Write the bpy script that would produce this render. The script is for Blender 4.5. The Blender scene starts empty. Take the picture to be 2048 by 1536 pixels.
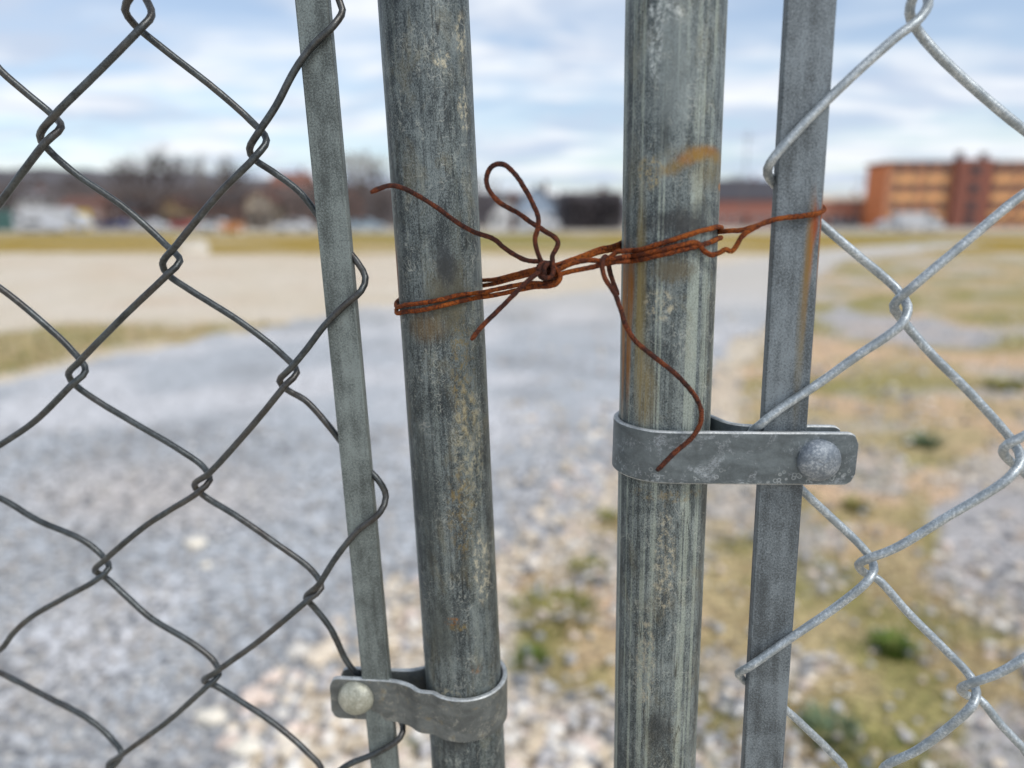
import bpy, bmesh, math, random
from mathutils import Vector, Matrix, noise as mn
from math import sin, cos, pi, radians, sqrt, tan, atan2, exp, floor
random.seed(7)
SC = bpy.context.scene
COL = SC.collection
FPX = 1420.0; TH = radians(13.0); CH = 1.35
CAM = Vector((0, 0, CH))

def lin(r, g, b):
    f = lambda v: (v/255/12.92) if v/255 <= .04045 else ((v/255+.055)/1.055)**2.4
    return (f(r), f(g), f(b), 1)

# ---- where things stand: photo point + distance -> place in the world
def P(x, y, Y):
    X = (x-1024)/FPX; U = (768-y)/FPX
    d = Vector((X, cos(TH)+U*sin(TH), U*cos(TH)-sin(TH)))
    return CAM + d*(Y/d.y)
def Gd(x, y, z=0.0):
    X = (x-1024)/FPX; U = (768-y)/FPX
    d = Vector((X, cos(TH)+U*sin(TH), U*cos(TH)-sin(TH)))
    return CAM + d*((z-CH)/d.z)

# ---------------------------------------------------------------- helpers
def tag(o, label=None, cat=None, group=None, kind=None):
    if label: o['label'] = label
    if cat: o['category'] = cat
    if group: o['group'] = group
    if kind: o['kind'] = kind
    return o
def empty(name, loc, rz=0):
    o = bpy.data.objects.new(name, None); COL.objects.link(o)
    o.location = loc; o.rotation_euler.z = rz; o.empty_display_size = .05
    return o
class MB:
    def __init__(s): s.v = []; s.f = []; s.uv = []; s.col = []
    def face(s, pts, uvs=None, col=None):
        n = len(s.v); s.v += [tuple(p) for p in pts]; s.f.append(tuple(range(n, n+len(pts))))
        s.uv += uvs or [(0, 0)]*len(pts); s.col += [col or (1, 1, 1, 1)]*len(pts)
    def box(s, c, d, rz=0, taper=1.0, topoff=(0, 0)):
        cx, cy, cz = c; hx, hy, hz = d[0]/2, d[1]/2, d[2]/2
        q = []
        for k in (-1, 1):
            t = taper if k > 0 else 1
            for (i, j) in ((-1, -1), (1, -1), (1, 1), (-1, 1)):
                x, y = i*hx*t, j*hy*t
                if k > 0: x += topoff[0]; y += topoff[1]
                q.append((cx+x*cos(rz)-y*sin(rz), cy+x*sin(rz)+y*cos(rz), cz+k*hz))
        for f in ((0, 3, 2, 1), (4, 5, 6, 7), (0, 1, 5, 4), (1, 2, 6, 5), (2, 3, 7, 6), (3, 0, 4, 7)):
            s.face([q[i] for i in f])
    def prism(s, prof, y0, y1):            # profile in xz, extruded along y
        n = len(prof)
        s.face([(x, y0, z) for x, z in prof]); s.face([(x, y1, z) for x, z in reversed(prof)])
        for i in range(n):
            a = prof[i]; b = prof[(i+1) % n]
            s.face([(a[0], y0, a[1]), (a[0], y1, a[1]), (b[0], y1, b[1]), (b[0], y0, b[1])])
    def rod(s, a, b, r0, r1, n=4):
        a = Vector(a); b = Vector(b); d = (b-a).normalized()
        u = d.orthogonal().normalized(); w = d.cross(u)
        A = [a+(u*cos(2*pi*i/n)+w*sin(2*pi*i/n))*r0 for i in range(n)]
        B = [b+(u*cos(2*pi*i/n)+w*sin(2*pi*i/n))*r1 for i in range(n)]
        for i in range(n):
            j = (i+1) % n; s.face([A[i], A[j], B[j], B[i]])
        if n > 4: s.face(list(reversed(A))); s.face(B)
    def build(s, name, mat, parent=None, smooth=False, merge=0, bevel=0, loc=None):
        me = bpy.data.meshes.new(name); me.from_pydata(s.v, [], s.f)
        uvl = me.uv_layers.new(name='UVMap')
        if len(s.uv) == len(me.loops):
            uvl.data.foreach_set('uv', [c for t in s.uv for c in t])
        if any(c != (1, 1, 1, 1) for c in s.col[:2000:7]):
            ca = me.color_attributes.new('tint', 'FLOAT_COLOR', 'CORNER')
            ca.data.foreach_set('color', [c for t in s.col for c in t])
        if merge:
            bm = bmesh.new(); bm.from_mesh(me); bmesh.ops.remove_doubles(bm, verts=bm.verts, dist=merge)
            bmesh.ops.recalc_face_normals(bm, faces=bm.faces); bm.to_mesh(me); bm.free()
        me.materials.append(mat)
        if smooth: me.polygons.foreach_set('use_smooth', [True]*len(me.polygons))
        o = bpy.data.objects.new(name, me); COL.objects.link(o)
        if parent: o.parent = parent
        if loc is not None: o.location = loc
        if bevel:
            m = o.modifiers.new('bevel', 'BEVEL'); m.width = bevel; m.segments = 2; m.limit_method = 'ANGLE'
        return o

def catmull(pts, step):
    pts = [Vector(p) for p in pts]
    P0 = [pts[0]*2-pts[1]]+pts+[pts[-1]*2-pts[-2]]
    out = []
    for i in range(1, len(P0)-2):
        a, b, c, d = P0[i-1:i+3]
        n = max(1, int((c-b).length/step))
        t0 = 0; t1 = max((b-a).length, 1e-6)**.5; t2 = t1+max((c-b).length, 1e-6)**.5; t3 = t2+max((d-c).length, 1e-6)**.5
        for k in range(n):
            t = t1+(t2-t1)*k/n
            A1 = a*((t1-t)/(t1-t0))+b*((t-t0)/(t1-t0)); A2 = b*((t2-t)/(t2-t1))+c*((t-t1)/(t2-t1)); A3 = c*((t3-t)/(t3-t2))+d*((t-t2)/(t3-t2))
            B1 = A1*((t2-t)/(t2-t0))+A2*((t-t0)/(t2-t0)); B2 = A2*((t3-t)/(t3-t1))+A3*((t-t1)/(t3-t1))
            out.append(B1*((t2-t)/(t2-t1))+B2*((t-t1)/(t2-t1)))
    out.append(pts[-1])
    return out
def tube(mb, pts, r, seg=10, step=.0012, rough=0, seed=0, taper0=1, taper1=1):
    c = catmull(pts, step); n = len(c)
    T = [(c[min(i+1, n-1)]-c[max(i-1, 0)]).normalized() for i in range(n)]
    u = T[0].orthogonal().normalized(); rings = []; L = [0]
    for i in range(n):
        if i: L.append(L[-1]+(c[i]-c[i-1]).length)
        u = (u-T[i]*u.dot(T[i])).normalized(); w = T[i].cross(u)
        k = 1
        if i < 2: k = (taper0, (taper0+1)/2)[i]
        if i > n-3: k = (taper1, (taper1+1)/2)[n-1-i]
        ring = []
        for j in range(seg):
            a = 2*pi*j/seg
            d = u*cos(a)+w*sin(a); rr = r*k
            if rough:
                q = c[i]*900+Vector((seed*13.1, 0, 0))
                rr *= 1+rough*mn.noise(q+d*1.2)+rough*.7*mn.noise(c[i]*260+d*.7)
            ring.append(c[i]+d*rr)
        rings.append(ring)
    for i in range(n-1):
        for j in range(seg):
            k = (j+1) % seg
            mb.face([rings[i][j], rings[i][k], rings[i+1][k], rings[i+1][j]],
                    [(2*pi*r*j/seg, L[i]), (2*pi*r*(j+1)/seg, L[i]), (2*pi*r*(j+1)/seg, L[i+1]), (2*pi*r*j/seg, L[i+1])])
    mb.face(list(reversed(rings[0]))); mb.face(rings[-1])

# ---------------------------------------------------------------- materials
class Mat:
    def __init__(s, name):
        s.m = bpy.data.materials.new(name); s.m.use_nodes = True
        s.t = s.m.node_tree; s.t.nodes.clear()
        s.out = s.t.nodes.new('ShaderNodeOutputMaterial')
        s.b = s.t.nodes.new('ShaderNodeBsdfPrincipled')
        s.t.links.new(s.b.outputs[0], s.out.inputs[0])
        s.tc = s.t.nodes.new('ShaderNodeTexCoord')
    def put(s, sock, v):
        if isinstance(v, bpy.types.NodeSocket): s.t.links.new(v, sock)
        elif v is not None:
            if hasattr(sock.default_value, '__len__') and not hasattr(v, '__len__'): v = (v, v, v, 1)[:len(sock.default_value)]
            sock.default_value = v
    def uv(s): return s.tc.outputs['UV']
    def obj(s): return s.tc.outputs['Object']
    def scale(s, vec, sc, loc=(0, 0, 0)):
        n = s.t.nodes.new('ShaderNodeMapping'); s.put(n.inputs['Vector'], vec)
        n.inputs['Scale'].default_value = sc; n.inputs['Location'].default_value = loc
        return n.outputs[0]
    def noise(s, vec, scale=5, det=4, rough=.5, dist=0, sc=None, loc=(0, 0, 0)):
        if sc: vec = s.scale(vec, sc, loc)
        n = s.t.nodes.new('ShaderNodeTexNoise'); s.put(n.inputs['Vector'], vec)
        n.inputs['Scale'].default_value = scale; n.inputs['Detail'].default_value = det
        n.inputs['Roughness'].default_value = rough; n.inputs['Distortion'].default_value = dist
        return n.outputs[0]
    def vor(s, vec, scale, feat='F1', out='Distance', sc=None, rnd=1):
        if sc: vec = s.scale(vec, sc)
        n = s.t.nodes.new('ShaderNodeTexVoronoi'); n.feature = feat; s.put(n.inputs['Vector'], vec)
        n.inputs['Scale'].default_value = scale; n.inputs['Randomness'].default_value = rnd
        return n.outputs[out]
    def math(s, op, a, b=0.0, clamp=False):
        n = s.t.nodes.new('ShaderNodeMath'); n.operation = op; n.use_clamp = clamp
        s.put(n.inputs[0], a); s.put(n.inputs[1], b); return n.outputs[0]
    def step(s, v, a, b, lo=0.0, hi=1.0):
        n = s.t.nodes.new('ShaderNodeMapRange'); n.interpolation_type = 'SMOOTHSTEP'
        if a > b: a, b, lo, hi = b, a, hi, lo
        s.put(n.inputs[0], v); n.inputs[1].default_value = a; n.inputs[2].default_value = b
        n.inputs[3].default_value = lo; n.inputs[4].default_value = hi
        return n.outputs[0]
    def mix(s, f, a, b, mode='MIX'):
        n = s.t.nodes.new('ShaderNodeMix'); n.data_type = 'RGBA'; n.blend_type = mode
        s.put(n.inputs[0], f); s.put(n.inputs[6], a); s.put(n.inputs[7], b); return n.outputs[2]
    def spot(s, uv, u, v, su, sv, hard=.35):      # soft elliptical patch in uv metres
        q = s.scale(uv, (1/su, 1/sv, 1), (-u/su, -v/sv, 0))
        n = s.t.nodes.new('ShaderNodeVectorMath'); n.operation = 'LENGTH'; s.put(n.inputs[0], q)
        return s.step(n.outputs['Value'], 1, hard)
    def bump(s, h, strength=.3, dist=.001, normal=None):
        n = s.t.nodes.new('ShaderNodeBump'); n.inputs['Strength'].default_value = strength
        n.inputs['Distance'].default_value = dist; s.put(n.inputs['Height'], h)
        if normal is not None: s.put(n.inputs['Normal'], normal)
        return n.outputs[0]
    def fin(s, col, rough=.6, metal=0, nrm=None, spec=.5):
        s.put(s.b.inputs['Base Color'], col); s.put(s.b.inputs['Roughness'], rough)
        s.put(s.b.inputs['Metallic'], metal); s.b.inputs['Specular IOR Level'].default_value = spec
        if nrm is not None: s.put(s.b.inputs['Normal'], nrm)
        return s.m

RUST_O = lin(150, 84, 26); RUST_D = lin(96, 46, 24)

def post_mat(name, dark, light, bands, dirt, spots, seed):
    m = Mat(name); uv = m.uv()
    o = (seed*3.7, seed*1.9, 0)
    st1 = m.noise(uv, 1, 4, .6, .5, sc=(170, 14, 1), loc=o)
    st2 = m.noise(uv, 1, 7, .75, .9, sc=(520, 190, 1), loc=o)
    bl = m.noise(uv, 1, 7, .7, .6, sc=(90, 45, 1), loc=o)
    fine = m.noise(uv, 1, 5, .75, 0, sc=(2300, 1300, 1), loc=o)
    f = m.math('ADD', m.math('MULTIPLY', st1, .38), m.math('MULTIPLY', bl, .67))
    f = m.math('ADD', f, m.math('MULTIPLY', m.math('SUBTRACT', st2, .5), .6))
    f = m.math('ADD', f, m.math('MULTIPLY', m.math('SUBTRACT', fine, .5), 1.25))
    f = m.step(f, .36, .72)
    col = m.mix(f, dark, light)
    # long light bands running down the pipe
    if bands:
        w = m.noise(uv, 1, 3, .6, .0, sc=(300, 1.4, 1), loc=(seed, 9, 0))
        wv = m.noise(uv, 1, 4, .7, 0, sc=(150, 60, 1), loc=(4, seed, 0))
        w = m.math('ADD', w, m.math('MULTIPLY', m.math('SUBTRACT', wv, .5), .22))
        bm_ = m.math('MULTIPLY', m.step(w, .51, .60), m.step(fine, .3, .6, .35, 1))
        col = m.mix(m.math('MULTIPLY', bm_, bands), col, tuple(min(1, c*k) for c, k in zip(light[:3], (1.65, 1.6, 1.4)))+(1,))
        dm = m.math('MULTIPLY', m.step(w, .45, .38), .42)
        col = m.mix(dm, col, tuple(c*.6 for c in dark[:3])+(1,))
    # oxide bloom: pale speckled patches
    px = m.noise(uv, 1, 7, .75, .8, sc=(130, 95, 1), loc=(seed*2, 3, 0))
    pm = m.math('MULTIPLY', m.step(px, .56, .66), m.step(m.noise(uv, 1, 6, .8, 0, sc=(1100, 800, 1)), .46, .58))
    col = m.mix(m.math('MULTIPLY', pm, .75), col, lin(172, 176, 168))
    # dark etched pits
    dk = m.math('MULTIPLY', m.step(m.noise(uv, 1, 6, .8, .6, sc=(650, 260, 1), loc=(7, seed, 0)), .40, .33), m.step(bl, .60, .42))
    col = m.mix(m.math('MULTIPLY', dk, .5), col, tuple(c*.4 for c in dark[:3])+(1,))
    # fine scratches, light and dark
    for k, (sx, sy, th, cc, am) in enumerate(((90, 150, .0030, lin(190, 192, 184), .40), (340, 300, .010, lin(180, 184, 176), .40), (260, 9, .0045, (.012, .014, .014, 1), .75))):
        r = m.noise(uv, 1, 1.5, .5, .5, sc=(sx, sy, 1), loc=(seed*5+k*3.3, k*7.1, 0))
        r = m.math('ABSOLUTE', m.math('SUBTRACT', r, .5))
        sm = m.math('MULTIPLY', m.step(r, th*2, th*.6), m.step(m.noise(uv, 1, 2, .5, 0, sc=(90, 50, 1), loc=(k*11+2, seed, 0)), .50, .60))
        col = m.mix(m.math('MULTIPLY', sm, am), col, cc)
    # ochre grime
    dn = m.noise(uv, 1, 6, .7, .5, sc=(90, 40, 1), loc=(seed+1, 2, 0))
    col = m.mix(m.math('MULTIPLY', m.step(dn, .50, .68), dirt), col, lin(132, 122, 88))
    for (u, v, su, sv, cc, am, kind) in spots:
        g = m.spot(uv, u, v, su, sv, .2)
        if kind == 'chip':
            g = m.math('MULTIPLY', m.step(g, 0, .6), m.step(m.noise(uv, 1, 8, .85, .3, sc=(420, 260, 1), loc=(u*90, v*7, 0)), .48, .60))
        elif kind == 'soft':
            g = m.math('MULTIPLY', m.spot(uv, u, v, su, sv, .0), m.step(m.noise(uv, 1, 5, .7, .2, sc=(900, 160, 1)), .25, .62, .25, 1))
        elif kind == 'streak':
            g = m.math('MULTIPLY', g, m.step(m.noise(uv, 1, 4, .6, 0, sc=(900, 25, 1), loc=(u*50, v, 0)), .3, .6, .35, 1))
        else:
            g0 = m.spot(uv, u, v, su*1.35, sv*1.35, .0)
            nn = m.math('ADD', m.math('MULTIPLY', m.noise(uv, 1, 8, .8, .5, sc=(260, 110, 1), loc=(u*30, 0, 0)), .6), m.math('MULTIPLY', m.noise(uv, 1, 5, .8, 0, sc=(1300, 500, 1)), .4))
            g = m.math('MULTIPLY', m.step(m.math('ADD', g0, m.math('MULTIPLY', m.math('SUBTRACT', nn, .5), 2.6)), .30, .95), m.step(g0, 0, .3))
        col = m.mix(m.math('MULTIPLY', g, am), col, cc)
    h = m.math('ADD', m.math('MULTIPLY', fine, .5), m.math('ADD', m.math('MULTIPLY', st2, .5), m.math('MULTIPLY', pm, .4)))
    return m.fin(col, m.step(fine, .2, .8, .42, .62), .35, m.bump(h, .45, .00035), .5)

def bar_mat(name, base, rust=None, seed=0):
    m = Mat(name); uv = m.uv()
    fine = m.noise(uv, 1, 5, .8, 0, sc=(1500, 1300, 1), loc=(seed, 0, 0))
    med = m.noise(uv, 1, 5, .65, .3, sc=(120, 70, 1), loc=(seed, 4, 0))
    big = m.noise(uv, 1, 3, .6, .2, sc=(140, 9, 1), loc=(seed, 1, 0))
    f = m.math('ADD', m.math('MULTIPLY', fine, .85), m.math('MULTIPLY', m.math('ADD', med, big), .42))
    f = m.step(f, .70, 1.0)
    col = m.mix(f, tuple(c*.50 for c in base[:3])+(1,), tuple(min(1, c*1.7) for c in base[:3])+(1,))
    sp = m.step(m.noise(uv, 1, 5, .85, 0, sc=(900, 700, 1), loc=(3, seed, 0)), .61, .68)
    col = m.mix(m.math('MULTIPLY', sp, .55), col, lin(190, 194, 192))
    dk = m.math('MULTIPLY', m.step(m.noise(uv, 1, 6, .75, .5, sc=(260, 120, 1), loc=(1, seed, 0)), .36, .30), .7)
    col = m.mix(dk, col, tuple(c*.35 for c in base[:3])+(1,))
    for (u, v, su, sv, cc, am) in rust or []:
        g = m.spot(uv, u, v, su, sv, .1)
        g = m.math('MULTIPLY', g, m.step(m.noise(uv, 1, 5, .7, .3, sc=(500, 40, 1)), .3, .6, .4, 1))
        col = m.mix(m.math('MULTIPLY', g, am), col, cc)
    return m.fin(col, .55, .3, m.bump(fine, .4, .0003), .45)

def wire_mat(name, a, b, brown=0.0, white=0.0, ro=.5, me=.35):
    m = Mat(name); o = m.obj()
    n1 = m.noise(o, 160, 6, .75, .3); n2 = m.noise(o, 1100, 5, .8); n3 = m.noise(o, 38, 4, .6)
    col = m.mix(m.step(m.math('ADD', m.math('MULTIPLY', n1, .6), m.math('MULTIPLY', n2, .5)), .38, .74), a, b)
    if brown: col = m.mix(m.math('MULTIPLY', m.step(n3, .46, .60), brown), col, lin(98, 74, 56))
    if white: col = m.mix(m.math('MULTIPLY', m.math('MULTIPLY', m.step(n2, .47, .58), m.step(n1, .40, .60)), white), col, lin(218, 224, 226))
    pit = m.step(m.noise(o, 700, 5, .85), .34, .28)
    col = m.mix(m.math('MULTIPLY', pit, .7), col, tuple(c*.3 for c in a[:3])+(1,))
    h = m.math('ADD', n1, m.math('MULTIPLY', n2, .6))
    return m.fin(col, ro, me, m.bump(h, .5, .0003), .5)

def rust_mat(name, a, b, c):
    m = Mat(name); o = m.obj()
    n1 = m.noise(o, 420, 5, .7, .6); n2 = m.noise(o, 1700, 4, .75); n3 = m.noise(o, 120, 3, .6)
    col = m.mix(m.step(n1, .42, .58), a, b)
    col = m.mix(m.math('MULTIPLY', m.step(n3, .48, .62), .8), col, c)
    col = m.mix(m.math('MULTIPLY', m.step(n2, .50, .58), .75), col, tuple(x*.2 for x in a[:3])+(1,))
    return m.fin(col, .85, 0, m.bump(m.math('ADD', n1, n2), .9, .0006), .3)

def plain_mat(name, col, rough=.7, var=.25, scale=3.0, metal=0):
    m = Mat(name); n = m.noise(m.obj(), scale, 5, .65)
    c = m.mix(m.step(n, .3, .7), tuple(x*(1-var) for x in col[:3])+(1,), tuple(min(1, x*(1+var)) for x in col[:3])+(1,))
    return m.fin(c, rough, metal)

def brick_mat(name, a, b, mortar):
    m = Mat(name)
    n = m.t.nodes.new('ShaderNodeTexBrick'); m.put(n.inputs['Vector'], m.scale(m.obj(), (1, 1, 1)))
    n.inputs['Scale'].default_value = 4; n.inputs['Color1'].default_value = a; n.inputs['Color2'].default_value = b
    n.inputs['Mortar'].default_value = mortar; n.inputs['Mortar Size'].default_value = .012
    v = m.noise(m.obj(), .6, 4, .6)
    c = m.mix(m.math('MULTIPLY', m.step(v, .4, .7), .35), n.outputs[0], tuple(x*.6 for x in a[:3])+(1,))
    return m.fin(c, .85, 0)

def tint_mat(name, rough=.9, scale=60, amt=.5, bump=.3, pebble=None):
    m = Mat(name)
    a = m.t.nodes.new('ShaderNodeVertexColor'); a.layer_name = 'tint'
    o = m.obj()
    n = m.noise(o, scale, 6, .7)
    col = m.mix(amt, a.outputs[0], m.mix(m.step(n, .3, .7), (.3, .3, .3, 1), (1.7, 1.7, 1.7, 1)), 'MULTIPLY')
    h = n
    if pebble:
        for sc, am in pebble:
            cl = m.vor(o, sc, 'F1', 'Color')
            sep = m.t.nodes.new('ShaderNodeSeparateColor'); m.put(sep.inputs[0], cl)
            k = m.step(sep.outputs[0], .0, 1.0, 1-am, 1+am*1.0)
            col = m.mix(1.0, col, k, 'MULTIPLY')
            d = m.vor(o, sc)
            h = m.math('SUBTRACT', h, m.math('MULTIPLY', d, 2.0))
    return m.fin(col, rough, 0, m.bump(h, bump, .01), .25)

# ================================================================= POSTS
R = .0175
def lp(a, b, y): return a+(b-a)*y/1536.0
LPX = lambda y: lp(847, 938, y);  LPY = lambda y: lp(.300, .290, y)
RPX = lambda y: lp(1352, 1308, y); RPY = lambda y: lp(.272, .266, y)
LBY = lambda y: lp(.297, .2868, y)
RBY = lambda y: lp(.2590, .2530, y)
def line_ext(fx, fY, z0, z1):          # straight bar through the two photo points, carried on to z0..z1
    a = P(fx(0), 0, fY(0)); b = P(fx(1536), 1536, fY(1536)); d = (a-b)
    at = lambda z: b+d*((z-b.z)/d.z)
    return at(z0), at(z1)
def pipe(name, a, b, r, mat, parent, seg=72, rows=90):
    mb = MB(); d = (b-a)
    def pt(i, j):
        t = i/rows; c = a+d*t; ph = 2*pi*j/seg
        z = c.z
        rr = r*(1+.006*mn.noise(Vector((cos(ph)*1.5, sin(ph)*1.5, z*30)))+.003*mn.noise(Vector((cos(ph)*6, sin(ph)*6, z*60))))
        return c+Vector((sin(ph)*rr, -cos(ph)*rr, 0)), ((j/seg-.5)*2*pi*r if False else (ph if ph <= pi else ph-2*pi)*r, z)
    for i in range(rows):
        for j in range(seg):
            j0 = j-seg//2; j1 = j0+1
            q = []; w = []
            for (ii, jj) in ((i, j0), (i, j1), (i+1, j1), (i+1, j0)):
                t = ii/rows; c = a+d*t; ph = 2*pi*jj/seg
                rr = r*(1+.006*mn.noise(Vector((cos(ph)*1.5, sin(ph)*1.5, c.z*30)))+.003*mn.noise(Vector((cos(ph)*6, sin(ph)*6, c.z*60))))
                q.append(c+Vector((sin(ph)*rr, -cos(ph)*rr, 0))); w.append((ph*r, c.z))
            mb.face(q, w)
    mb.face([a+d+Vector((sin(2*pi*j/seg)*r, -cos(2*pi*j/seg)*r, 0)) for j in range(seg)])
    return mb.build(name, mat, parent, smooth=True, merge=1e-6)
def uvof(px, py, cx, halfw, Yf):   # photo point on a post -> its uv in metres
    s = max(-.98, min(.98, (px-cx)/halfw)); return math.asin(s)*R, P(px, py, Yf-R*.8).z
def LS(px, py): return uvof(px, py, LPX(py), lp(90, 75, py), LPY(py))
def RS(px, py): return uvof(px, py, RPX(py), lp(100, 80, py), RPY(py))
def sp(fn, px, py, sx, sy, col, am, kind='blot'):
    u, v = fn(px, py); k = .000195
    return (u, v, sx*k, sy*k, col, am, kind)
OCH = lin(122, 104, 60); PAL = lin(196, 188, 162); RO = lin(152, 98, 28); DKK = lin(48, 54, 58)
left_spots = [
    sp(LS, 905, 590, 75, 130, lin(88, 84, 66), .75), sp(LS, 935, 760, 40, 200, lin(128, 112, 70), .75, 'chip'),
    sp(LS, 900, 530, 35, 70, lin(46, 51, 58), .75), sp(LS, 860, 655, 60, 45, lin(112, 90, 54), .6, 'streak'),
    sp(LS, 930, 215, 22, 60, PAL, .9, 'chip'), sp(LS, 925, 70, 24, 60, PAL, .8, 'chip'), sp(LS, 890, 120, 26, 22, PAL, .8, 'chip'),
    sp(LS, 970, 1140, 34, 120, lin(190, 184, 162), .95, 'chip'), sp(LS, 945, 900, 50, 200, lin(170, 165, 140), .7, 'chip'),
    sp(LS, 930, 1020, 45, 140, OCH, .7, 'chip'), sp(LS, 912, 1236, 30, 14, RO, .9, 'chip'), sp(LS, 925, 1248, 30, 12, OCH, .9, 'chip'),
    sp(LS, 799, 545, 10, 80, lin(122, 66, 34), 1, 'streak'), sp(LS, 860, 1000, 60, 300, lin(60, 68, 70), .55, 'blot'),
    sp(LS, 915, 1470, 60, 70, DKK, .8, 'blot'), sp(LS, 905, 1385, 50, 22, lin(165, 158, 134), .8, 'chip'),
    sp(LS, 960, 1335, 22, 16, RO, .4, 'chip'), sp(LS, 890, 1260, 60, 120, lin(62, 68, 66), .6, 'blot')]
OC2 = lin(138, 110, 48); RU = lin(148, 86, 24)
right_spots = [
    *[sp(RS, x, y, 32, 15, c_, .72, 'soft') for x, y, c_ in ((1318, 342, OC2), (1336, 330, OC2), (1352, 319, RO), (1370, 308, RO), (1388, 303, RO), (1406, 303, RU), (1422, 310, OC2), (1434, 324, OC2), (1372, 316, OC2), (1414, 318, OC2))],
    sp(RS, 1405, 345, 60, 42, lin(122, 108, 66), .65, 'soft'), sp(RS, 1385, 305, 70, 20, OC2, .6, 'soft'),
    sp(RS, 1430, 372, 26, 12, RO, .9), sp(RS, 1285, 345, 34, 40, lin(176, 160, 118), .8, 'chip'),
    sp(RS, 1243, 660, 14, 240, RO, 1.0, 'streak'), sp(RS, 1252, 585, 22, 110, RO, 1.0, 'streak'), sp(RS, 1250, 700, 12, 160, RO, .9, 'streak'), sp(RS, 1268, 600, 18, 260, lin(150, 134, 84), .8, 'streak'),
    sp(RS, 1275, 780, 30, 120, lin(158, 140, 92), .6, 'streak'), sp(RS, 1345, 445, 95, 36, lin(52, 54, 56), .9), sp(RS, 1325, 540, 60, 40, lin(92, 84, 64), .8),
    sp(RS, 1380, 420, 60, 30, DKK, .5), sp(RS, 1320, 700, 30, 60, DKK, .7, 'chip'), sp(RS, 1300, 610, 40, 40, PAL, .7, 'chip'),
    sp(RS, 1320, 988, 110, 18, lin(136, 122, 90), .6, 'chip'), sp(RS, 1310, 1120, 30, 160, PAL, .6, 'chip'), sp(RS, 1295, 60, 20, 130, lin(205, 212, 210), .9, 'chip'),
    sp(RS, 1320, 30, 30, 30, lin(210, 215, 212), .8, 'chip'), sp(RS, 1310, 250, 14, 80, DKK, .8, 'streak'), sp(RS, 1330, 150, 60, 160, lin(140, 150, 150), .5),
    sp(RS, 1275, 1320, 30, 160, PAL, .5, 'chip'), sp(RS, 1300, 1450, 40, 80, lin(40, 42, 44), .6, 'blot')]
M = {}
M['post_l'] = post_mat('galvanised_post_left', lin(42, 50, 54), lin(120, 130, 131), .18, .26, left_spots, 1)
M['post_r'] = post_mat('galvanised_post_right', lin(52, 61, 65), lin(132, 142, 142), .75, .24, right_spots, 2)
def BS(px, py, cx): return ((px-cx)*.00018, P(px, py, .258).z)
rb = [(*BS(1625, 478, 1597), .0015, .022, RO, 1.0), (*BS(1614, 545, 1592), .0017, .034, lin(128, 92, 36), .9), (*BS(1604, 650, 1585), .0024, .05, lin(122, 108, 70), .55),
      (*BS(1630, 446, 1598), .0020, .010, lin(140, 66, 22), 1.0)]
M['bar_l'] = bar_mat('galvanised_flat_left', lin(100, 108, 107), None, 3)
M['bar_r'] = bar_mat('galvanised_flat_right', lin(98, 106, 111), rb, 8)
def band_mat(name, base, seed, rings):
    m = Mat(name); o = m.obj()
    big = m.noise(o, 70, 5, .6, .4, sc=(1, 1, 2.2), loc=(seed, 0, 0)); fine = m.noise(o, 1500, 5, .8); med = m.noise(o, 260, 6, .7, .5)
    f = m.math('ADD', m.math('MULTIPLY', big, .6), m.math('ADD', m.math('MULTIPLY', fine, .25), m.math('MULTIPLY', med, .25)))
    col = m.mix(m.step(f, .38, .72), tuple(c*.66 for c in base[:3])+(1,), tuple(min(1, c*1.4) for c in base[:3])+(1,))
    gr_ = m.math('MULTIPLY', m.step(m.noise(o, 120, 7, .8, .6), .52, .62), m.step(fine, .4, .55))
    col = m.mix(m.math('MULTIPLY', gr_, .5), col, lin(168, 168, 158) if seed == 1 else lin(170, 178, 186))
    if rings:
        d = m.vor(o, 430); rg = m.math('MULTIPLY', m.step(d, .20, .27), m.step(d, .42, .34))
        rg = m.math('MULTIPLY', rg, m.step(m.noise(o, 130, 3, .6), .47, .55))
        sp_ = m.t.nodes.new('ShaderNodeSeparateXYZ'); m.put(sp_.inputs[0], o)
        rg = m.math('MULTIPLY', rg, m.step(sp_.outputs[2], rings+.005, rings-.002))
        col = m.mix(m.math('MULTIPLY', rg, .38), col, lin(196, 204, 208))
    else:
        col = m.mix(m.math('MULTIPLY', m.step(m.noise(o, 300, 6, .8, .4, loc=None) if False else med, .55, .66), .45), col, lin(126, 114, 84))
    return m.fin(col, .48, .35, m.bump(m.math('ADD', fine, med), .25, .0003), .5)
M['band_l'] = wire_mat('dull_zinc_band_left', lin(98, 104, 106), lin(142, 146, 142), .25, .12)
M['band_r'] = wire_mat('dull_zinc_band_right', lin(104, 113, 120), lin(140, 149, 154), 0, .22)
M['bolt_l'] = wire_mat('bolt_zinc_pale', lin(140, 142, 130), lin(182, 182, 166), 0, .2)
M['bolt_r'] = wire_mat('bolt_zinc_blue', lin(96, 106, 116), lin(140, 148, 156), 0, .35)
M['wire_l'] = wire_mat('mesh_wire_dark', lin(48, 51, 52), lin(90, 96, 98), .15, .0, .34, .6)
M['wire_r'] = wire_mat('mesh_wire_pale', lin(132, 141, 146), lin(176, 185, 190), 0, .6, .38, .45)
M['rust'] = rust_mat('rust_orange', lin(84, 40, 22), lin(142, 70, 24), lin(160, 86, 28))
M['rustd'] = rust_mat('rust_brown', lin(58, 34, 30), lin(92, 48, 32), lin(122, 62, 32))

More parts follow.
